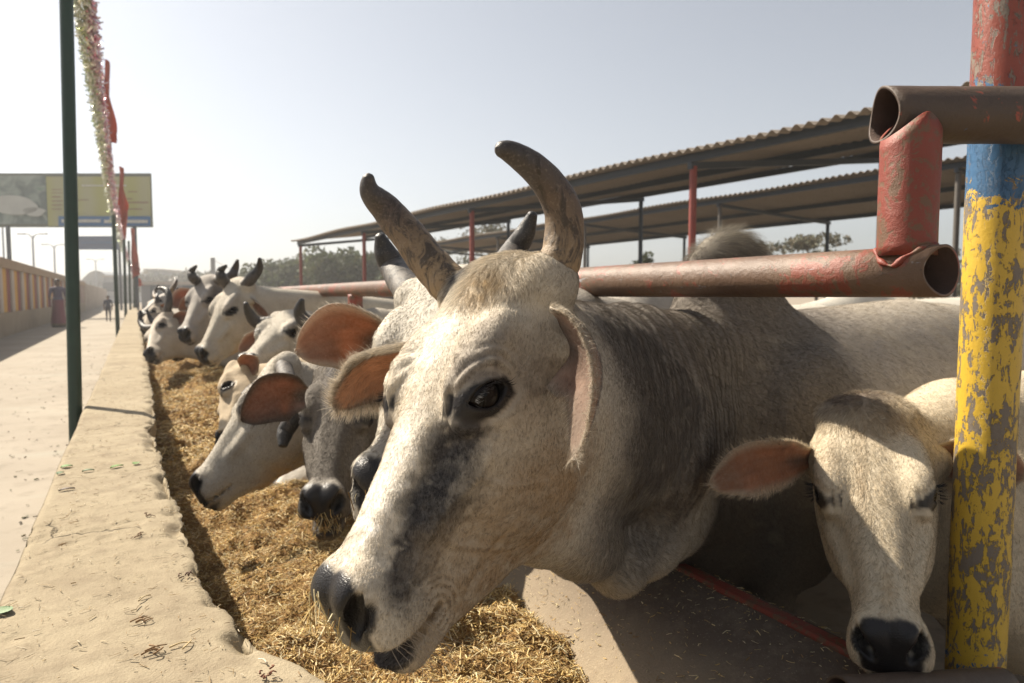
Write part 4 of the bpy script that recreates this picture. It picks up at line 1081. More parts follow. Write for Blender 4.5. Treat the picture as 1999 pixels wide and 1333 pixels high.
# second bull, close behind the first one
R, T = fit([LM['poll'], LM['earR'], LM['eyeR'], LM['tip'], LM['hornL'], LM['hornR']], [(892, 545), (758, 690), (752, 690), (726, 922), (985, 535), (805, 580)], (-.35, -.35, -.85), (-.55, -.65, .5), 1.48, 1.0)
b2 = Cow(R, T, 1.0, (1.75, 2.12), (-1, -.05, 0), 1.08, dict(), hump=.5); H = b2.hw
make_cow(b2, 'cow', add(PALE, dict(pad=.88, base=(.50, .46, .39), neck=(.3, .27, .23))), 'pale cow with dark horns and big orange ear close behind the bull', fine=.007, coarse=.022, fur=FUR(90000), group=GRP, seed=3, frad=.0003,
         ears=[dict(root=at(752, 672, 1.42), mid=at(668, 656, 1.36), tip=at(580, 688, 1.30), n=-FW - CR * .2 + np.array([0, 0, -.25]), W=.070, cup=.95, out=(.5, .46, .38), **{'in': (.28, .145, .09)})] + head_ears(H, sides=(1,)),
         horns=[dict(pts=[H((0, -.09, -.03)), at(772, 528, 1.52), at(752, 492, 1.52), at(740, 455, 1.5)], rad=[.036, .033, .026, .01], mat=M_HORND),
                dict(pts=[H((0, .09, -.03)), at(1000, 497, 1.5), at(1025, 455, 1.49), at(1042, 413, 1.47)], rad=[.034, .03, .022, .010], mat=M_HORND)])
# grey cow, face on, eating with open mouth
R, T = fit([LM['poll'], LM['earR'], LM['nosL'], LM['nosR'], LM['chin'], LM['hornR'], LM['hornL']], [(668, 712), (596, 768), (648, 968), (592, 975), (650, 1035), (606, 735), (748, 738)], (-.35, -.35, -.85), (-.5, -.75, .35), 1.95, .98)
c3 = Cow(R, T, .98, (1.8, 2.85), (-1, -.05, 0), 1.0, dict(horns=False, open=.028, jaw=-.028), hump=.4); H = c3.hw
gsty = dict(base=(.088, .072, .056), neck=(.055, .045, .036), spots=[((.08, -.03, .0), (.14, .02, .05), (.09, .08, .075), .9), ((.07, .03, .0), (.13, .02, .05), (.085, .075, .07), .9), ((.25, -.05, -.03), (.14, .025, .05), (.16, .14, .12), .7), ((.46, 0, -.06), (.05, .07, .05), (.5, .46, .40), .8), ((.3, .06, -.1), (.16, .04, .08), (.13, .11, .09), .7)])
make_cow(c3, 'cow', gsty, 'dark grey cow facing forward with straw on its muzzle and open mouth', fine=.007, coarse=.025, fur=FUR(80000), group=GRP, seed=4, frad=.0003,
         ears=[dict(root=at(596, 772, 1.90), mid=at(540, 775, 1.85), tip=at(472, 822, 1.80), n=-FW + np.array([0, 0, -.2]), W=.068, cup=.95, out=(.4, .36, .3), **{'in': (.22, .115, .08)})] + head_ears(H, sides=(1,)))
# white cow in profile with its nose in the straw
R, T = fit([LM['poll'], LM['eyeL'], LM['nose'], LM['chin'], LM['jawL'], LM['hornR']], [(560, 712), (470, 800), (375, 958), (425, 985), (555, 930), (528, 730)], (-.7, -.15, -.75), (-.7, -.2, .65), 2.3, 1.0)
d4 = Cow(R, T, 1.0, (1.85, 3.5), (-1, -.08, 0), 1.0, dict(), hump=.4); H = d4.hw
dh = lambda u0, v0, u1, v1, u2, v2, d: dict(pts=[at(u0, v0, d), at(u1, v1, d - .02), at(u2, v2, d - .05)], rad=[.026, .022, .010], mat=M_HORND)
make_cow(d4, 'cow', PALE, 'white cow with drooping dark horns lowering its black nose into the straw', fine=.0075, coarse=.025, fur=FUR(60000), group=GRP, seed=5, frad=.00035,
         ears=head_ears(H, sides=(1, -1), dz=-.1), horns=[dict(pts=[H((0, .09, -.03)), at(572, 800, 2.1), at(556, 845, 2.05), at(552, 873, 2.02)], rad=[.03, .028, .024, .012], mat=M_HORND), dict(pts=[H((.0, -.09, -.03)), H((.02, -.15, -.02)), H((.06, -.19, .0)), H((.11, -.19, .01))], rad=[.03, .027, .02, .01], mat=M_HORND)])
# white cow with forward horns
R, T = fit([LM['poll'], LM['eyeL'], LM['nose'], LM['hornL'], LM['hornR']], [(592, 588), (560, 632), (478, 718), (612, 645), (520, 632)], (-.6, -.2, -.75), (-.65, -.3, .65), 3.75, 1.0)
f5 = Cow(R, T, 1.0, (1.9, 4.3), (-1, -.05, 0), 1.02, dict(), hump=.4); H = f5.hw
make_cow(f5, 'cow', PALE, 'white cow with stubby grey horns curving forward in front of the near rail post', fine=.009, coarse=.03, fur=FUR(40000), group=GRP, seed=6, frad=.0005,
         ears=head_ears(H, sides=(1, -1), l=.16), horns=[dict(pts=[H((.02, .10, -.05)), at(600, 636, 3.6), at(585, 610, 3.55), at(590, 583, 3.5)], rad=[.046, .042, .033, .012], mat=M_HORND), dict(pts=[H((.02, -.10, -.05)), at(503, 630, 3.8), at(486, 610, 3.75), at(479, 590, 3.7)], rad=[.042, .038, .028, .012], mat=M_HORND)])
# tall white cow with upright horns
R, T = fit([LM['poll'], LM['eyeL'], LM['nose'], LM['chin'], LM['jawL'], LM['hornL'], LM['hornR']], [(468, 552), (453, 607), (382, 700), (410, 712), (490, 672), (486, 562), (440, 556)], (-.6, -.2, -.75), (-.65, -.3, .65), 4.4, 1.05)
g6 = Cow(R, T, 1.05, (2.05, 5.2), (-1, -.05, 0), 1.05, dict(), hump=.4); H = g6.hw
make_cow(g6, 'cow', PALE, 'tall white cow with upright dark horns and black nose above the straw', fine=.010, coarse=.03, fur=FUR(40000), group=GRP, seed=7, frad=.00055,
         ears=head_ears(H, sides=(1, -1), l=.18), horns=[dict(pts=[H((.0, .09, -.03)), at(489, 545, 4.4), at(505, 525, 4.4), at(507, 503, 4.35)], rad=[.04, .036, .027, .010], mat=M_HORND), dict(pts=[H((0, -.09, -.03)), at(433, 543, 4.45), at(431, 528, 4.45), at(442, 518, 4.4)], rad=[.04, .036, .027, .010], mat=M_HORND)])
# dark grey cow beyond
R, T = fit([LM['poll'], LM['eyeL'], LM['nose'], LM['chin'], LM['hornL'], LM['hornR']], [(412, 545), (402, 590), (360, 655), (375, 668), (432, 545), (385, 548)], (-.55, -.3, -.75), (-.6, -.45, .6), 5.6, 1.1)
h7 = Cow(R, T, 1.1, (2.1, 6.5), (-1, -.05, 0), 1.08, dict(), hump=.6); H = h7.hw
make_cow(h7, 'cow', dict(base=(.30, .27, .24), neck=(.10, .09, .08), spots=[((.12, .1, -.1), (.16, .08, .12), (.07, .065, .07), 1.0), ((.3, 0, -.04), (.2, .04, .04), (.5, .46, .4), .8)]), 'dark grey cow with curved black horns partly behind the tall white cow', fine=.013, coarse=.04, group=GRP, seed=8,
         ears=head_ears(H, sides=(1, -1), l=.2), horns=[dict(pts=[H((.0, .09, -.03)), at(450, 540, 5.5), at(459, 524, 5.5), at(464, 506, 5.45)], rad=[.045, .04, .03, .010], mat=M_HORND), dict(pts=[H((0, -.09, -.03)), at(377, 543, 5.65), at(374, 530, 5.65), at(384, 518, 5.6)], rad=[.045, .04, .03, .010], mat=M_HORND)])
# cow whose orange ear shows between them, head low
R, T = fit([LM['poll'], LM['nose'], LM['eyeL'], LM['earL']], [(352, 585), (352, 680), (362, 622), (375, 600)], (-.3, -.5, -.8), (-.5, -.75, .4), 6.2, 1.0)
i8 = Cow(R, T, 1.0, (1.9, 7.2), (-1, -.05, 0), 1.0, dict(horns=False), hump=.4); H = i8.hw
make_cow(i8, 'cow', add(PALE, dict(base=(.46, .42, .36))), 'pale cow with a wide orange ear eating in front of the dark grey cow', fine=.014, coarse=.04, group=GRP, seed=9,
         ears=[dict(root=at(372, 600, 6.1), mid=at(360, 583, 6.0), tip=at(338, 600, 5.9), n=-FW, W=.1, cup=.7, **{'in': (.36, .15, .09)})] + head_ears(H, sides=(1,), l=.22, W=.07))
# two low heads side by side
for k, (pp, dd, lb, bs, yy) in enumerate([
    ([(312, 618), (290, 690), (312, 640)], 5.6, 'fawn cow with a pale blaze, leftmost of the low heads in the straw', (.36, .31, .25), 6.0),
    ([(326, 612), (338, 690), (335, 640)], 6.4, 'grey cow with a straight white blaze, face down beside the fawn cow', (.34, .31, .28), 7.9),
    ([(322, 575), (275, 612), (305, 590)], 8.8, 'grey cow with one yellowish curved horn stretching its neck across the trough', (.40, .37, .33), 9.2)]):
    R, T = fit([LM['poll'], LM['nose'], LM['eyeL']], pp, (-.5, -.35, -.8), (-.6, -.5, .5), dd, 1.0)
    cw = Cow(R, T, 1.0, (1.95, yy), (-1, -.03, 0), 1.0, dict(), hump=.4); H = cw.hw
    make_cow(cw, 'cow', dict(base=bs, spots=[((.25, 0, -.03), (.3, .03, .05), (.62, .57, .5), .9)]), lb, fine=.016, coarse=.045, group=GRP, seed=10 + k, ears=head_ears(H, l=.2),
             horns=[dict(pts=[H((0, y * .09, -.03)), H((-.05, y * .17, .02)), H((-.13, y * .2, .08)), H((-.2, y * .15, .14))], rad=[.036, .032, .024, .010], mat=M_HORN if k == 2 else M_HORND) for y in (1, -1)])

# plain cow used for the herd farther on: head low at the trough, or standing in the yard
def herd_cow(style, pose, label, group, x, y, face, sc_=1.0, horn=True, seed=0):
    f = unit(face); base = np.array([x, y, GZ]); lat = np.cross(ZZ, f)
    if pose == 'low': hp, xd, zd = base + f * .98 * sc_ + ZZ * .92 * sc_, f * .55 - ZZ * .83, f * .8 + ZZ * .55
    else: hp, xd, zd = base + f * .72 * sc_ + ZZ * 1.38 * sc_, f * .8 - ZZ * .55, f * .5 + ZZ * .8
    xd = unit(xd); zd = unit(zd - xd * (zd @ xd)); R = np.stack([xd, np.cross(zd, xd), zd], 1)
    cw = Cow(R, hp, sc_, (x, y), f, sc_, dict(horns=horn), hump=.55); H = cw.hw
    hs = [dict(pts=[H((0, s * .09, -.03)), H((-.06, s * .16, .03)), H((-.16, s * .19, .07)), H((-.25, s * .13, .10))], rad=[.036, .032, .024, .010], mat=M_HORND) for s in (1, -1)] if horn else []
    return make_cow(cw, 'cow', style, label, fine=.016, coarse=.045, group=group, seed=seed, ears=head_ears(H, l=.2), horns=hs)
def copy_tree(o, parent=None):
    c = o.copy(); COL.objects.link(c)
    if parent: c.parent = parent
    for ch in [k for k in bpy.data.objects if k.parent == o and k is not c]: copy_tree(ch, c)
    return c
W_ = dict(base=(.46, .43, .37)); G_ = dict(base=(.32, .29, .26), neck=(.12, .11, .10)); B_ = dict(base=(.10, .085, .075))
low = herd_cow(add(PALE, {}), 'low', 'pale cows eating far down the trough in a row', 'cows far down the trough', 1.75, 10.6, (-1, -.05, 0), 1.0, seed=20)
low2 = herd_cow(G_, 'low', 'grey cow eating far down the trough between pale ones', 'cows far down the trough', 1.8, 12.0, (-1, .05, 0), 1.0, seed=21)
for i, (dx, dy, a) in enumerate([(.05, 2.9, .05), (-.02, 4.3, -.05), (.06, 5.7, .03), (.0, 7.2, -.04), (.05, 8.6, .05), (-.03, 10.0, .0), (0, 12.0, .04), (.03, 14.0, -.03)]):
    c = copy_tree(low); c.location = Vector(low.location) + Vector((dx, dy, 0)); c.rotation_euler = (0, 0, a)
# herd standing in the yard behind the rail
yard = [(3.6, 7.4, (.3, 1, 0), W_, 1.02, 'white cow standing in the yard with its rump to the trough', 'high'),
        (4.6, 10.0, (-1, .3, 0), B_, 1.05, 'black backed cow standing in the yard beyond the rail', 'low'),
        (3.4, 9.4, (-1, .1, 0), W_, 1.05, 'white cow with rounded back behind the rail in the yard', 'low'),
        (5.4, 8.0, (1, .4, 0), G_, 1.08, 'grey cow in the yard facing the open sheds', 'low'),
        (4.2, 13.5, (-.6, .8, 0), W_, 1.05, 'white cow far back in the yard near the trees', 'low'),
        (6.4, 12.5, (-1, .2, 0), G_, 1.1, 'grey cow far back in the yard under the shed edge', 'low'),
        (4.9, 3.35, (-.9, .5, 0), W_, 1.12, 'white cow standing in the yard behind the bull', 'low')]
for i, (x, y, f, s_, k, lb, ps) in enumerate(yard): herd_cow(s_, ps, lb, 'cattle standing in the yard', x, y, f, k, seed=30 + i)
# second young animal behind the post
R, T = np.eye(3), np.zeros(3)
herd_cow(dict(base=(.52, .49, .45)), 'high', 'pale young animal whose back shows behind the yellow post and calf', 'cattle standing in the yard', 2.05, 1.0, (.95, -.15, 0), .80, horn=False, seed=40) if False else None

# fawn neck and low head tucked in behind the white cow's face
for k, (pp, dd, lb, bs, yy) in enumerate([
    ([(448, 722), (432, 860), (440, 770)], 3.0, 'fawn cow almost hidden behind the white cow that lowers its nose', (.40, .31, .20), 3.75),
    ([(560, 905), (512, 985), (540, 930)], 2.75, 'small white calf nose under the jaw of the lowered white cow', (.5, .46, .4), 2.98),
    ([(300, 600), (282, 640), (292, 612)], 8.0, 'dun cow reaching low between the far white cows', (.30, .25, .19), 8.5),
    ([(342, 590), (326, 668), (338, 615)], 7.2, 'brownish grey cow with small horns low in the straw', (.26, .225, .19), 6.75)]):
    R, T = fit([LM['poll'], LM['nose'], LM['eyeL']], pp, (-.45, -.35, -.8), (-.55, -.6, .5), dd, .92)
    hs_ = .62 if k == 1 else .92; cw = Cow(R, T, hs_, (1.95 if k != 1 else 1.7, yy), (-1, -.03, 0), .9 if k != 1 else .62, dict(horns=k > 1), hump=.3); H = cw.hw
    make_cow(cw, 'cow' if k != 1 else 'calf', dict(base=bs, spots=[((.25, 0, -.03), (.3, .03, .05), (.55, .5, .42), .7)]), lb, fine=.008, coarse=.04, group=GRP, seed=50 + k, eyes=(), ears=head_ears(H, l=.15), cat='cow' if k != 1 else 'calf',
             horns=[dict(pts=[H((0, y * .09, -.03)), H((-.05, y * .15, .02)), H((-.12, y * .16, .06))], rad=[.034, .026, .010], mat=M_HORND) for y in (1, -1)] if k > 1 else [])
# straw clinging to muzzles
g_ = np.random.default_rng(77)
def muzzle_straw(cw, n, label, zlo=-.17, seed=0):
    P = np.stack([.50 + g_.normal(0, .008, n), g_.normal(0, .03, n), zlo + .09 * g_.random(n)], 1); P = np.array([cw.hw(p) for p in P])
    o = straws('straw_wisps', P, (.012, .05), (.0010, .0022), SC, 90 + seed, .6, dirs=np.stack([g_.normal(0, .4, n), g_.normal(0, .3, n), -1 + g_.normal(0, .5, n)], 1)); tag(o, label, 'straw', kind='stuff')
muzzle_straw(c3, 150, 'wet straw hanging from the grey cow mouth', -.2, 1)
muzzle_straw(b2, 30, 'few straw wisps on the second cow muzzle', -.17, 2)
muzzle_straw(bull, 55, 'few straw wisps stuck on the bull nose', -.14, 3)

# ---------------------------------------------------------------- open sheds behind the yard
def m_sheet():
    t = NT('corrugated sheet'); n = t.noise(1.2, 6, .6); n2 = t.noise(12, 5, .6)
    c = t.mix(n, (.17, .14, .11), (.25, .215, .18)); c = t.mix(t.ramp(n2, [(.55, 0.), (.7, .5)]), c, (.12, .085, .06))
    return t.done(t.bsdf(c, .7, 0, t.bump(n2, .2, .01), .3))
M_SHEET = m_sheet(); M_STEEL = m_simple('dark blue steel', (.025, .035, .05), .55, 0, .3, 12); M_REDP = m_simple('red oxide post', (.20, .035, .025), .6, 0, .35, 10); M_BLUEP = m_simple('blue grey post', (.035, .055, .085), .55, 0, .3, 10)
def shed(P0, d, wdt, zf, zb, s0, s1, bays, label, pitch=.157, postmats=None):
    d = unit(np.array([d[0], d[1], 0.])); nrm = np.array([d[1], -d[0], 0.])
    root = empty('cattle_shed', (P0[0], P0[1], GZ)); tag(root, label, 'shed')
    P = lambda s, wv, z: np.array([P0[0], P0[1], 0]) + d * s + nrm * wv + ZZ * z
    m = int((s1 - s0) / pitch * 8); S = np.linspace(s0, s1, m); wv = np.linspace(-.25, wdt + .25, 8); V = []
    amp = .028
    for th in (0, .005):
        for i in range(m):
            z = amp * math.sin(2 * math.pi * S[i] / pitch) ; sag = .05 * math.sin(S[i] * 1.07)
            for k in wv: V.append(P(S[i], k, zf + (zb - zf) * k / wdt + z + th + sag * .4))
    G1 = grid_faces(m, 8); Fc = np.vstack([G1[:, ::-1], G1 + m * 8])
    eg = np.array([[i * 8 + j, (i + 1) * 8 + j, m * 8 + (i + 1) * 8 + j, m * 8 + i * 8 + j] for i in range(m - 1) for j in (0, 7)])
    meshobj('roof', np.array(V), np.vstack([Fc, eg]), M_SHEET, root)
    sl = unit(P(0, 1, (zb - zf) / wdt) - P(0, 0, 0))
    for k in (.0, .5, 1.0):
        c = P((s0 + s1) / 2, wdt * k, zf + (zb - zf) * k - .085); mb = MB(); mb.box(c, (s1 - s0, .06, .11), np.stack([d, nrm, ZZ])); mb.build('purlin', M_STEEL, root)
    for s in bays:
        mb = MB(); mb.box(P(s, wdt / 2, (zf + zb) / 2 - .19), (wdt + .2, .07, .09), np.stack([sl, d, np.cross(sl, d)])); mb.build('rafter', M_STEEL, root)
        for k, zz, mt in ((0, zf, (postmats or (M_REDP, M_BLUEP))[0]), (1, zb, (postmats or (M_REDP, M_BLUEP))[1])):
            mb = MB(); mb.tube([P(s, wdt * k, GZ - .1), P(s, wdt * k, zz - .2)], .052, 12); smooth_angle(mb.build('post', mt, root))
    return root
shed((6.66, 7.0), (-.089, .996), 4.8, 3.0, 3.6, -8.5, 17.8, [-5.85, 0, 5.85, 11.7, 17.5], 'near open cattle shed with corrugated roof on red and blue posts')
M_GREYP = m_simple('weathered grey post', (.10, .09, .08), .7, 0, .3, 10)
shed((13.75, 7.6), (-.042, 1), 4.6, 3.62, 3.42, -7.5, 26, [-6, -.2, 5.6, 11.4, 17.2, 23, 25.6], 'farther open cattle shed with corrugated roof on grey posts, behind the near one', postmats=(M_GREYP, M_BLUEP))
for i, (u, v0, h) in enumerate([(1465, 470, .35), (1505, 478, .3), (1600, 472, .33), (1868, 468, .4)]): pass

# ---------------------------------------------------------------- trees
def m_leaf(name, c):
    t = NT(name); a = t.attr('tint'); p = t.bsdf(a, .6, 0, None, .3); tr = t.n('ShaderNodeBsdfTranslucent'); t.l(a, tr.inputs['Color'])
    mx = t.n('ShaderNodeMixShader'); mx.inputs[0].default_value = .3; t.l(p, mx.inputs[1]); t.l(tr.outputs[0], mx.inputs[2]); return t.done(mx.outputs[0])
M_LEAF = m_leaf('foliage', None); M_BARK = m_simple('bark', (.09, .07, .05), .9, 0, .4, 8)
def tree(x, y, h, r, n, label, col=(.06, .085, .03), lf=.16, flat=.75, z0=.3, seed=0, group='trees beyond the yard', lobes=9, name='tree', thinness=1.0):
    g = np.random.default_rng(900 + seed); root = empty(name, (x, y, GZ)); tag(root, label, 'tree', group)
    top = np.array([x, y, GZ + h]); base = np.array([x, y, GZ]); mb = MB()
    fork = base + ZZ * h * z0 + np.array([g.normal(0, .1), g.normal(0, .1), 0]); mb.tube(crv([base - ZZ * .1, (base + fork) / 2 + [.08, .05, 0], fork], 8), np.linspace(h * .028, h * .02, 8), 8)
    L = []; 
    for k in range(lobes):
        a = g.random() * 2 * np.pi; rr = r * (.25 + .6 * g.random()); c = np.array([x + math.cos(a) * rr, y + math.sin(a) * rr, GZ + h * (z0 + .12) + (h * (1 - z0) * .78) * g.random()**.8])
        s = r * (.30 + .28 * g.random()); L.append((c, s)); mb.tube(crv([fork, (fork + c) / 2 + ZZ * .15 + g.normal(0, .12, 3), c], 7), np.linspace(h * .012, h * .003, 7), 6)
    mb.build('trunk', M_BARK, root, smooth=True)
    P = []; sh = []
    for c, s in L:
        m = n // lobes; v = g.normal(0, 1, (m, 3)); v /= np.linalg.norm(v, axis=1)[:, None]; v *= (g.random(m)**(.38 * thinness))[:, None] * s; v[:, 2] *= flat; P.append(c + v); sh.append(np.full(m, .75 + .5 * g.random()))
    P = np.vstack(P); sh = np.concatenate(sh); m = len(P)
    keep = vn(P, r * .22, seed) > .34; P, sh = P[keep], sh[keep]; m = len(P)
    a = g.normal(0, 1, (m, 3)); a /= np.linalg.norm(a, axis=1)[:, None]; b = np.cross(a, g.normal(0, 1, (m, 3))); b /= np.linalg.norm(b, axis=1)[:, None]; sz = lf * (.5 + g.random(m))[:, None]
    V = np.stack([P - a * sz, P + b * sz * .45, P + a * sz, P - b * sz * .45], 1).reshape(-1, 3); Q = np.arange(4 * m).reshape(m, 4)
    cc = np.array(col) * (sh * (.7 + .6 * g.random(m)))[:, None] * np.array([1, 1, 1]); cc[:, 0] *= 1 + .35 * g.random(m)
    meshobj('crown', V, Q, M_LEAF, root, smooth=False, cols=np.repeat(cc, 4, 0).astype(np.float32)); return root
k = 0
for u, v, d, rr, lb in [(545, 512, 50, 2.4, 'leftmost dark bushy tree of the wood behind the sheds'), (580, 497, 52, 2.8, 'dark rounded tree second from the left in the wood'), (625, 503, 50, 2.6, 'dense green tree in the wood left of the near shed end'),
                        (668, 508, 46, 2.6, 'bushy green tree seen under the end of the near shed'), (712, 506, 48, 2.6, 'olive tree seen between the red posts of the near shed'), (765, 500, 46, 2.6, 'olive tree behind the horn of the second cow')]:
    p = at(u, v, d); tree(p[0], p[1], p[2] - GZ, rr, 5200, lb, (.055, .075, .032), .20, .85, .08, seed=k, lobes=13); k += 1
for u, v, d, rr, lb, n, fl in [(870, 470, 44, 3.0, 'pale wispy tree behind the shed posts', 4200, .5), (985, 445, 42, 3.2, 'tall pale thorn tree rising behind the bull between the two roofs', 4600, .5), (1085, 478, 40, 2.4, 'sparse pale thorn tree right of the tall one', 3000, .5),
                        (1600, 463, 34, 2.6, 'flat topped thorn tree right of the hump', 3600, .32), (1452, 452, 26, .9, 'small leafy sapling just right of the hump', 500, .8), (1250, 493, 30, .6, 'small round shrub above the rail', 700, .8), (1860, 500, 30, 2.2, 'low green bush behind the yellow post', 2600, .5)]:
    p = at(u, v, d); tree(p[0], p[1], p[2] - GZ, rr, n, lb, (.10, .11, .07) if n > 1000 else (.06, .08, .035), .11, fl, .35, seed=k, lobes=10, thinness=1.5); k += 1
for i, (u, v, d) in enumerate([(330, 541, 120), (362, 545, 120), (300, 543, 130), (395, 540, 110), (455, 538, 100), (500, 540, 95), (20, 548, 120), (165, 552, 140)]):
    p = at(u, v, d); tree(p[0], p[1], p[2] - GZ, 5.0, 1500, 'far grey green trees in the haze at the end of the trough', (.09, .10, .075), .5, .6, .1, seed=k, group='far trees in the haze', lobes=9); k += 1  # leaf colour greyed to paint in distance haze

# ---------------------------------------------------------------- roadside wall
M_PLAS = m_simple('pale plaster', (.42, .37, .32), .9, 0, .2, 3); M_COPE = m_simple('brown coping', (.30, .21, .13), .9, 0, .25, 3); M_PLIN = m_simple('stained plinth', (.27, .215, .15), .9, 0, .3, 2)
M_YEL = m_simple('yellow wall panel', (.52, .28, .035), .8, 0, .25, 2); M_MAR = m_simple('maroon panel shade', (.22, .06, .05), .8, 0, .25, 2)
wl = empty('roadside_wall', (-3.1, 30, 0)); tag(wl, 'long roadside wall with pale columns and yellow panels with shade painted as maroon strips left of the pavement', 'wall')
WX = -2.98
mb = MB(); mb.box((WX - .2, 31, .31), (.40, 50, .62)); mb.build('plinth', M_PLIN, wl)
mb = MB(); mb.box((WX - .2, 31, 1.93), (.46, 50, .26)); mb.build('coping', M_COPE, wl)
yy = 8.0
while yy < 54:
    mb = MB(); mb.box((WX - .19, yy, 1.21), (.38, .42, 1.18), bev=.02); mb.build('column', M_PLAS, wl)
    mb = MB(); mb.box((WX - .11, yy + .72, 1.21), (.10, .98, 1.18)); mb.build('panel', M_YEL, wl)
    mb = MB(); mb.box((WX - .105, yy + 1.48, 1.21), (.10, .54, 1.18)); mb.build('panel', M_MAR, wl)  # maroon strip: shade across the yellow panel, painted as a colour
    yy += 1.97
mb = MB(); mb.box((WX - .2, 78, .98), (.36, 44, 1.96)); wl2 = mb.build('roadside_wall', m_concrete('bare wall', (.33, .27, .22), (.42, .35, .29), (.2, .16, .12), .3)); tag(wl2, 'plain brownish wall continuing beyond the panelled wall', 'wall')

# ---------------------------------------------------------------- poles, flags, tinsel
M_GREEN = m_simple('green pole paint', (.012, .035, .02), .4, 0, .35, 14)
def pole(base, top, r, label, name='flag_pole', mat=None, joints=False):
    mb = MB(); base = np.array(base, float); top = np.array(top, float); mb.tube([base + (top - base) * t for t in np.linspace(0, 1, 12)], r, 16)
    o = smooth_angle(mb.build(name, mat or M_GREEN)); tag(o, label, 'pole', 'poles along the trough wall'); return o
b = onX(144, 820, -.285); b[2] = 0; tp = at(128, -60, (b - CAM) @ FW); pole(b, tp, .031, 'dark green pole nearest the camera, standing outside the trough wall')
pole_pts = []
for (u, vb, ut, vt, lb) in [(229, 624, 220, 385, 'green pole carrying the tallest orange flag, beside the walking child'), (245, 612, 240, 400, 'thin green pole under the second orange flag'), (262, 600, 260, 455, 'dark pole under the low orange flag at the far end'), (254, 604, 251, 470, 'slim pole between the second and third flags')]:
    d = .55 * 1333 / (vb - 578); b = at(u, vb, d); b[2] = 0; t_ = at(ut, vt, d); pole(b, t_, .045, lb); pole_pts.append((t_, d))
def m_flag():
    t = NT('orange flag cloth'); n = t.noise(3, 4); c = t.mix(n, (.40, .05, .016), (.52, .085, .022)); p = t.bsdf(c, .7); tr = t.n('ShaderNodeBsdfTranslucent'); t.l(c, tr.inputs['Color'])
    mx = t.n('ShaderNodeMixShader'); mx.inputs[0].default_value = .35; t.l(p, mx.inputs[1]); t.l(tr.outputs[0], mx.inputs[2]); return t.done(mx.outputs[0])
M_FLAG = m_flag()
def flag(L, Rr, d, staff, label, seed):
    """hanging pennant between two outlines given top to bottom"""
    n = 26; Lc = crv([at(u, v, d) for u, v in L], n); Rc = crv([at(u, v, d) for u, v in Rr], n); m = 9; V = []
    dep = FW * (d * .006)
    for s in (0, 1):
        for i in range(n):
            for j in range(m):
                f = j / (m - 1); V.append(Lc[i] * (1 - f) + Rc[i] * f + dep * math.sin(f * 9 + i * .25 + seed) * (.3 + f) + FW * .006 * s)
    G = grid_faces(n, m); root = empty('flag', tuple(at(*staff[0], d))); tag(root, label, 'flag', 'orange flags along the trough')
    meshobj('cloth', np.array(V), np.vstack([G[:, ::-1], G + n * m]), M_FLAG, root)
    mb = MB(); mb.tube([at(u, v, d * 1.003) for u, v in staff], .016, 8); mb.build('staff', m_simple('bamboo staff', (.14, .11, .09), .7), root, smooth=True)
flag([(207, 118), (199, 190), (197, 245), (203, 280)], [(210, 117), (216, 190), (222, 240), (228, 276)], 15.4, [(222, 400), (217, 300), (213, 210), (208, 117)], 'tallest orange pennant, on the staff above the second green pole', 1)
flag([(237, 326), (231, 390), (229, 430), (236, 468)], [(238, 326), (243, 385), (246, 410), (244, 466)], 21.5, [(244, 470), (240, 400), (237, 326)], 'middle orange pennant hanging in front of the billboard', 2)
flag([(259, 446), (257, 490), (256, 520), (258, 545)], [(260, 446), (264, 500), (270, 516), (278, 527)], 33, [(261, 560), (260, 500), (259, 444)], 'low orange pennant blowing out at the far end of the trough', 3)
flag([(263, 540), (263, 550), (264, 556), (265, 560)], [(265, 540), (272, 548), (276, 552), (280, 556)], 40, [(263, 575), (263, 555), (263, 540)], 'tiny orange pennant low behind the others', 4)
def m_tinsel(name, c):
    t = NT(name); a = t.attr('tint'); return t.done(t.bsdf(a, .25, .55, None, .6))
M_TIN = m_tinsel('tinsel', None)
def garland(pts, n, cols, label, seed, r0=.030):
    g = np.random.default_rng(seed); C = crv([at(u, v, d) for u, v, d in pts], 400); tt = g.random(n)**.8; k = (tt * 399).astype(int); P = C[k] + g.normal(0, 1, (n, 3)) * r0 * .55
    a = g.normal(0, 1, (n, 3)); a /= np.linalg.norm(a, axis=1)[:, None]; b = np.cross(a, g.normal(0, 1, (n, 3))); b /= np.linalg.norm(b, axis=1)[:, None]
    l = .032 * (.6 + g.random(n))[:, None]; wv = .006
    V = np.stack([P - a * l - b * wv, P + a * l - b * wv, P + a * l + b * wv, P - a * l + b * wv], 1).reshape(-1, 3); c = np.array(cols)[g.integers(0, len(cols), n)]
    root = empty('tinsel_garland', tuple(C[0])); tag(root, label, 'garland', 'tinsel garlands over the trough wall')
    meshobj('tinsel', V, np.arange(4 * n).reshape(n, 4), M_TIN, root, smooth=False, cols=np.repeat(c, 4, 0).astype(np.float32))
    mb = MB(); mb.tube(C[::4], .003, 5); mb.build('string', M_STEEL, root)
garland([(150, -60, 4.2), (162, 40, 5.0), (178, 150, 6.6), (196, 270, 9.0), (209, 355, 12.), (217, 405, 15.)], 7000, [(.7, .72, .6), (.45, .52, .28), (.85, .85, .8), (.5, .52, .45)], 'silver and green tinsel garland running from the near pole towards the flags', 1)
garland([(166, -60, 4.3), (178, 50, 5.1), (192, 160, 6.8), (208, 280, 9.5), (221, 370, 12.5), (236, 455, 20), (250, 505, 28), (260, 535, 36)], 7000, [(.7, .45, .52), (.65, .58, .6), (.85, .8, .82), (.55, .22, .32), (.5, .45, .45)], 'pinkish silver tinsel garland, right of the green one', 2)
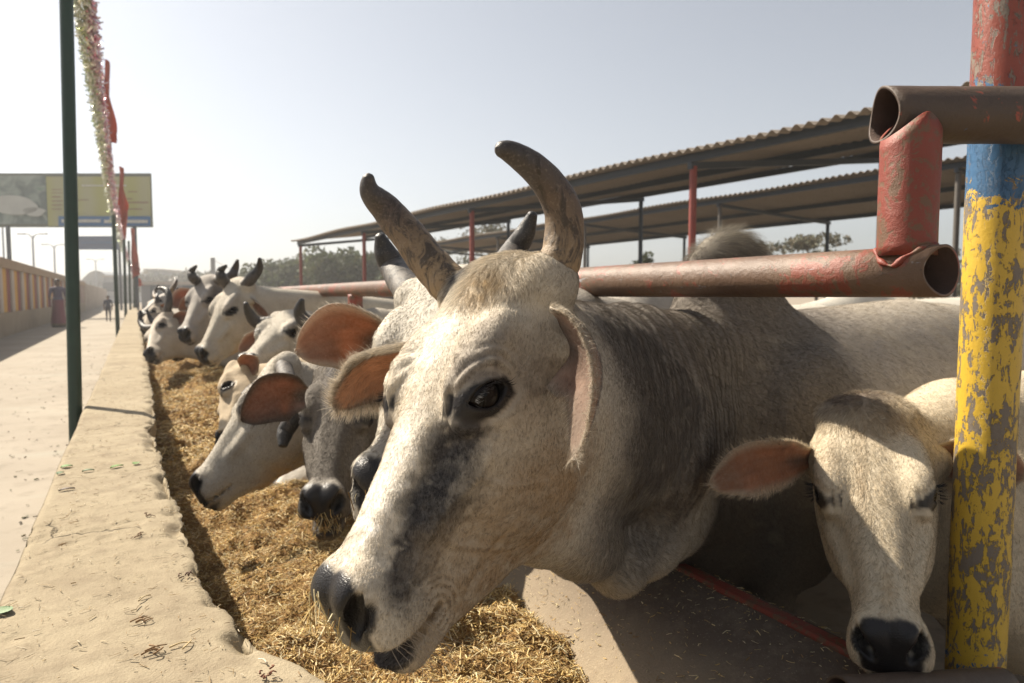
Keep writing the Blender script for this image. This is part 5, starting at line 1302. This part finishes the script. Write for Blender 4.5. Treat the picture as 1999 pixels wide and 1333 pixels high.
garland([(217, 405, 15.), (228, 452, 19), (240, 488, 25), (252, 515, 32), (262, 538, 40)], 1200, [(.5, .52, .4), (.35, .42, .2), (.75, .75, .7)], 'far end of the silver tinsel beyond the tallest flag', 3, .07)

# ---------------------------------------------------------------- billboard and sign
D_ = 34.0
def sheet(name, c0, c1, mat, parent, off, th=.02):
    """upright panel between two photo corners at the billboard's distance, standing off metres in front of it"""
    a, b = at(c0[0], c0[1], D_ - off), at(c1[0], c1[1], D_ - off); h = at(c0[0], c1[1], D_ - off)
    mb = MB(); c = (a + b) / 2; mb.box(c, (np.linalg.norm(b - h), th, np.linalg.norm(a - h)), np.stack([unit(b - h), np.cross(unit(b - h), ZZ) * -1, ZZ])); return mb.build(name, mat, parent)
bb = empty('billboard', tuple(at(130, 600, D_))); tag(bb, 'wide yellow billboard with a picture at left and a blue strip of writing', 'billboard')
def m_pic():
    t = NT('printed picture'); n = t.noise(.55, 4, .55); n2 = t.noise(1.4, 4, .5, None, 1.2); c = t.ramp(n2, [(.3, (.08, .11, .11)), (.5, (.17, .22, .20)), (.7, (.32, .37, .34))]); return t.done(t.bsdf(c, .6))
def m_yb():
    t = NT('printed yellow sheet'); s = t.n('ShaderNodeTexWave'); t.l(t.scale(t.pos, (.5, .5, 1.1)), s.inputs['Vector']); s.inputs['Scale'].default_value = .5; s.inputs['Distortion'].default_value = 1.5
    c = t.mix(t.math('MULTIPLY', s.outputs['Fac'], .5), (.36, .36, .12), (.38, .37, .28)); return t.done(t.bsdf(c, .6))
sheet('backing', (-60, 339), (296, 443), m_simple('billboard frame', (.12, .13, .10), .7), bb, -.08, .12)
sheet('picture', (-58, 343), (91, 437), m_pic(), bb, .01); sheet('sheet', (92, 345), (294, 441), m_yb(), bb, .01)
M_PALE = m_simple('pale print', (.45, .46, .42), .7, 0, .2, 1.5); M_REDB = m_simple('red print', (.30, .04, .06), .7); M_BLUB = m_simple('blue print', (.03, .13, .30), .7); M_WHT = m_simple('white print', (.55, .55, .50), .7); M_TXT = m_simple('dark print', (.10, .09, .05), .7)
def blobprint(name, cu, cv, ru, rv, mat):
    V = []; 
    for s in (0, .03):
        for a in np.linspace(0, 2 * np.pi, 28, endpoint=False):
            V.append(at(cu + ru * math.cos(a) * (1 + .12 * math.sin(3 * a + cu)), cv + rv * math.sin(a) * (1 + .1 * math.sin(2 * a)), D_ - .03 - s))
    meshobj(name, V, [tuple(range(27, -1, -1)), tuple(range(28, 56))] + [(i, (i + 1) % 28, 28 + (i + 1) % 28, 28 + i) for i in range(28)], mat, bb, smooth=False)
blobprint('pale_shape', 25, 400, 48, 19, M_PALE); blobprint('pale_shape', 66, 413, 22, 9, M_PALE); blobprint('pale_shape', 78, 360, 9, 12, m_simple('soft green print', (.16, .24, .19), .7))
def bars(name, rows, mat, off=.05):
  for row in rows:
    mb = MB(); g = np.random.default_rng(5)
    for (u0, u1, v, h) in [row]:
        u = u0
        while u < u1:
            wv = min(u1 - u, 2.0 + 5 * g.random()); a = at(u, v, D_ - off); b = at(u + wv, v, D_ - off); x = unit(b - a); mb.box((a + b) / 2, (np.linalg.norm(b - a), .02, h * D_ / F), np.stack([x, np.cross(ZZ, x), ZZ])); u += wv + .9
    mb.build(name, mat, bb)
sheet('header_bar', (147, 357), (252, 367), M_REDB, bb, .05); bars('header_text', [(160, 246, 362, 2.6)], M_WHT, .08)
sheet('blue_strip', (114, 422), (294, 441), M_BLUB, bb, .05); bars('strip_text', [(120, 196, 431, 6), (203, 288, 432, 6)], M_WHT, .08)
bars('text_lines', [(101, 121, 370, 1.4), (101, 122, 376, 1.2), (101, 118, 384, 1.6), (101, 122, 392, 1.3), (101, 121, 400, 1.4), (101, 119, 408, 1.3), (150, 172, 390, 1.3), (250, 268, 374, 1.6), (246, 258, 388, 1.6), (250, 289, 395, 2), (246, 278, 408, 1.6)], m_simple('maroon print', (.22, .10, .08), .7))
mb = MB()
for u in (15, 140, 262): 
    t_, g_ = at(u, 440, D_ + .12), at(u, 440, D_ + .12); g_[2] = -.1; mb = MB(); mb.tube([g_, t_], .10, 12); smooth_angle(mb.build('post', M_STEEL, bb))
sg = empty('road_sign', tuple(at(190, 620, 52))); tag(sg, 'plain blue overhead road sign below the billboard', 'sign')
a, b = at(146, 460, 52), at(236, 487, 52); mb = MB(); mb.box((a + b) / 2, (abs((b - a) @ CR), .15, abs(b[2] - a[2])), np.stack([CR, F0, ZZ]), bev=.03); mb.build('panel', m_simple('blue sign face', (.045, .085, .17), .5), sg)
mb = MB(); mb.box((a + b) / 2 - F0 * .1, (abs((b - a) @ CR) * .72, .02, .05), np.stack([CR, F0, ZZ])); mb.build('lettering', M_BLUB, sg)
for u in (150, 232):
    t_ = at(u, 470, 52.2); g_ = t_.copy(); g_[2] = -.1; mb = MB(); mb.tube([g_, t_], .10, 10); smooth_angle(mb.build('post', M_STEEL, sg))
M_LAMP = m_simple('hazed grey pole', (.32, .33, .34), .5)  # pale grey has the distance haze mixed into its colour
def lamp(u, vt, d, aw, label):
    t_ = at(u, vt, d); g_ = t_.copy(); g_[2] = -.1; root = empty('street_lamp', tuple(g_)); tag(root, label, 'street lamp', 'street lamps beyond the roadside wall'); mb = MB(); mb.tube([g_, t_], .09, 10); mb.build('pole', M_LAMP, root, smooth=True)
    for s in (-1, 1):
        e = t_ + CR * s * aw + ZZ * .18; mb = MB(); mb.tube(crv([t_ - ZZ * .3, t_ + CR * s * aw * .4 + ZZ * .1, e], 8), .05, 6); mb.build('arm', M_LAMP, root, smooth=True)
        mb = MB(); mb.box(e + CR * s * .25, (.7, .26, .14), np.stack([CR, F0, ZZ]), bev=.05); mb.build('lamp_head', M_LAMP, root)
lamp(63, 460, 62, .75, 'double armed street lamp nearest the billboard post'); lamp(105, 480, 74, .75, 'double armed street lamp between the billboard post and the near pole'); lamp(186, 508, 105, .8, 'small far street lamp right of the near green pole'); lamp(4, 438, 62, .6, 'street lamp at the edge left of the billboard post')

# ---------------------------------------------------------------- far buildings
def building(u0, v0, u1, d, depth, label, col, kind='flat'):
    a, b = at(u0, v0, d), at(u1, v0, d); root = empty('building', tuple((a + b) / 2)); tag(root, label, 'building'); wv = np.linalg.norm(b - a); h = a[2] + .1; c = (a + b) / 2 + F0 * depth / 2; c[2] = h / 2 - .1
    m = m_simple('wall ' + label[:10], col, .9, 0, .12, .3); mb = MB()
    if kind == 'arch':
        V = []; n = 24
        for k in (0, 1):
            for i in range(n + 1): t = i / n; V.append(a + CR * wv * t + F0 * depth * k + ZZ * (-(h) * (1 - math.sin(math.pi * t)) * .45))
        Fc = [(i, i + 1, n + 2 + i, n + 1 + i) for i in range(n)]
        mb.add(V, Fc); mb.build('roof', m_simple('pale sheet roof', (.36, .38, .40), .6), root, smooth=True); mb = MB(); mb.box(c - ZZ * h * .26, (wv * .98, depth * .98, h * .5), np.stack([CR, F0, ZZ])); mb.build('wall', m, root)
    else:
        mb.box(c, (wv, depth, h), np.stack([CR, F0, ZZ])); mb.build('wall', m, root); mb = MB(); mb.box(c + ZZ * (h / 2 + .15), (wv + .4, depth + .4, .3), np.stack([CR, F0, ZZ])); mb.build('roof', M_PLAS, root)
        for i in range(max(2, int(wv / 3))):
            p = a + CR * (wv * (i + .5) / max(2, int(wv / 3))); p[2] = h * .62; mb = MB(); mb.box(p - F0 * .03, (1.1, .1, 1.3), np.stack([CR, F0, ZZ])); mb.build('window', M_STEEL, root)
    return root
building(283, 528, 309, 120, 8, 'grey block building beyond the far flags', (.30, .31, .31))
building(203, 541, 219, 100, 6, 'tall narrow grey building at the end of the pavement', (.24, .24, .25))
building(150, 528, 224, 135, 25, 'pale shed with an arched roof beyond the roadside wall', (.34, .35, .36), 'arch')
building(275, 556, 400, 60, 10, 'long low grey shed at the far end of the trough', (.20, .20, .21))
tp_ = at(415, 503, 42); g_ = tp_.copy(); g_[2] = GZ; cp = empty('utility_pole', tuple(g_)); tag(cp, 'grey concrete utility pole with slack wires above the tall cow', 'pole')
mb = MB(); mb.box((tp_ + g_) / 2, (.26, .22, tp_[2] - g_[2]), bev=.02); mb.build('pole', M_LAMP, cp)
mb = MB(); e_ = at(520, 540, 60); mb.tube(crv([tp_ - ZZ * .1, (tp_ + e_) / 2 - ZZ * .5, e_], 20), .012, 5); mb.build('wire', M_STEEL, cp)

# ---------------------------------------------------------------- people on the pavement
def m_skincloth():
    t = NT('clothing'); c = t.attr('tint'); n = t.noise(30, 4); return t.done(t.bsdf(t.mix(t.math('MULTIPLY', n, .3), c, (.02, .02, .02)), .8))
M_CLOTH = m_skincloth()
def person(u, vf, vh, label, top, bottom, skin=(.14, .075, .045), hair=(.012, .01, .01), skirt=False):
    d = 1.05 * F / (vf - 578); g_ = at(u, vf, d); g_[2] = 0; h = (vf - vh) / F * d; s = h / 1.68; f = unit(np.array([.1, -1, 0])); lat = np.cross(ZZ, f)
    W3 = lambda x, y, z: g_ + (lat * x + f * y + ZZ * z) * s
    def sd(P):
        q = np.stack([(P - g_) @ lat, (P - g_) @ f, P[:, 2]], 1) / s
        dd = rcone(q, (0, 0, 1.05), (0, 0, 1.32), .13, .14); dd = smin(dd, rcone(q, (-.15, 0, 1.37), (.15, 0, 1.37), .06, .06), .08); dd = smin(dd, rcone(q, (0, 0, 1.4), (0, .01, 1.5), .05, .045), .04)
        dd = smin(dd, ell(q, (0, .015, 1.585), (.075, .092, .115)), .03); dd = smin(dd, ell(q, (0, .11, 1.575), (.014, .02, .025)), .02)
        for y in (-1, 1):
            st = .16 * y; dd = smin(dd, rcone(q, (y * .085, 0, .95), (y * .09, st * .6, .5), .095, .06), .05); dd = smin(dd, rcone(q, (y * .09, st * .6, .5), (y * .09, st - .06, .06), .055, .038), .02); dd = smin(dd, rcone(q, (y * .09, st - .06, .035), (y * .095, st + .10, .03), .036, .03), .02)
            dd = smin(dd, rcone(q, (y * .19, 0, 1.36), (y * .24, -.06 * y, 1.09), .052, .04), .04); dd = smin(dd, rcone(q, (y * .24, -.06 * y, 1.09), (y * .235, .10 - .06 * y, .86), .04, .03), .02); dd = smin(dd, ell(q, (y * .235, .13 - .06 * y, .79), (.03, .04, .075)), .02)
        if skirt: dd = smin(dd, rcone(q * [1, .8, 1], (0, 0, .95), (0, 0, .16), .15, .24), .05)
        return dd * s
    V, Q = mesh_sdf(sd, *[np.arange(g_[k] - (.45 if k < 2 else .04), g_[k] + (.45 if k < 2 else 1.8 * s), .016) for k in range(3)], newton=1)
    q = np.stack([(V - g_) @ lat, (V - g_) @ f, V[:, 2]], 1) / s; c = np.tile(np.array(skin, float), (len(V), 1)); z = q[:, 2]
    c = np.where(((z > .98) & (z < 1.44) & (np.abs(q[:, 0]) < .26) & ~((np.abs(q[:, 0]) > .2) & (z < 1.1)))[:, None], top, c); c = np.where(((z <= .98) & (z > (.14 if skirt else .10)) & (np.abs(q[:, 0]) < (.4 if skirt else .19)))[:, None], bottom, c); c = np.where((z < .07)[:, None], (.03, .025, .02), c)
    root = empty('person', tuple(g_)); tag(root, label, 'person', 'people walking on the pavement'); meshobj('body', V, Q, M_CLOTH, root, cols=c.astype(np.float32))
    hs = lambda P: smax(ell(np.stack([(P - g_) @ lat, (P - g_) @ f, P[:, 2]], 1) / s, (0, -.012, 1.605), (.092, .102, .125)), -ell(np.stack([(P - g_) @ lat, (P - g_) @ f, P[:, 2]], 1) / s, (0, .12, 1.56), (.09, .1, .12)), .02) * s
    hp = W3(0, 0, 1.6); V, Q = mesh_sdf(hs, *[np.arange(hp[k] - .2, hp[k] + .2, .012) for k in range(3)], newton=1); meshobj('hair', V, Q, m_simple('black hair', hair, .6), root)
person(115, 638, 546, 'person in a purple top and long maroon skirt walking beside the panelled wall', (.07, .055, .12), (.17, .03, .06), skirt=True)
person(212, 627, 577, 'child in dark blue clothes walking on the pavement near the second pole', (.03, .035, .07), (.03, .03, .05))

# ---------------------------------------------------------------- hazy air
mb = MB(); mb.box((10, 72, 5.5), (140, 190, 13.6)); hz_ = mb.build('haze', None)
hm = bpy.data.materials.new('hazy air'); hm.use_nodes = True; hm.node_tree.nodes.clear(); pv = hm.node_tree.nodes.new('ShaderNodeVolumePrincipled'); ho = hm.node_tree.nodes.new('ShaderNodeOutputMaterial')
pv.inputs['Color'].default_value = (.92, .92, .92, 1); pv.inputs['Density'].default_value = .0022; pv.inputs['Anisotropy'].default_value = .3; hm.node_tree.links.new(pv.outputs[0], ho.inputs['Volume'])
hz_.data.materials.clear(); hz_.data.materials.append(hm); tag(hz_, kind='stuff', label='pale dusty haze over the whole yard', cat='haze')
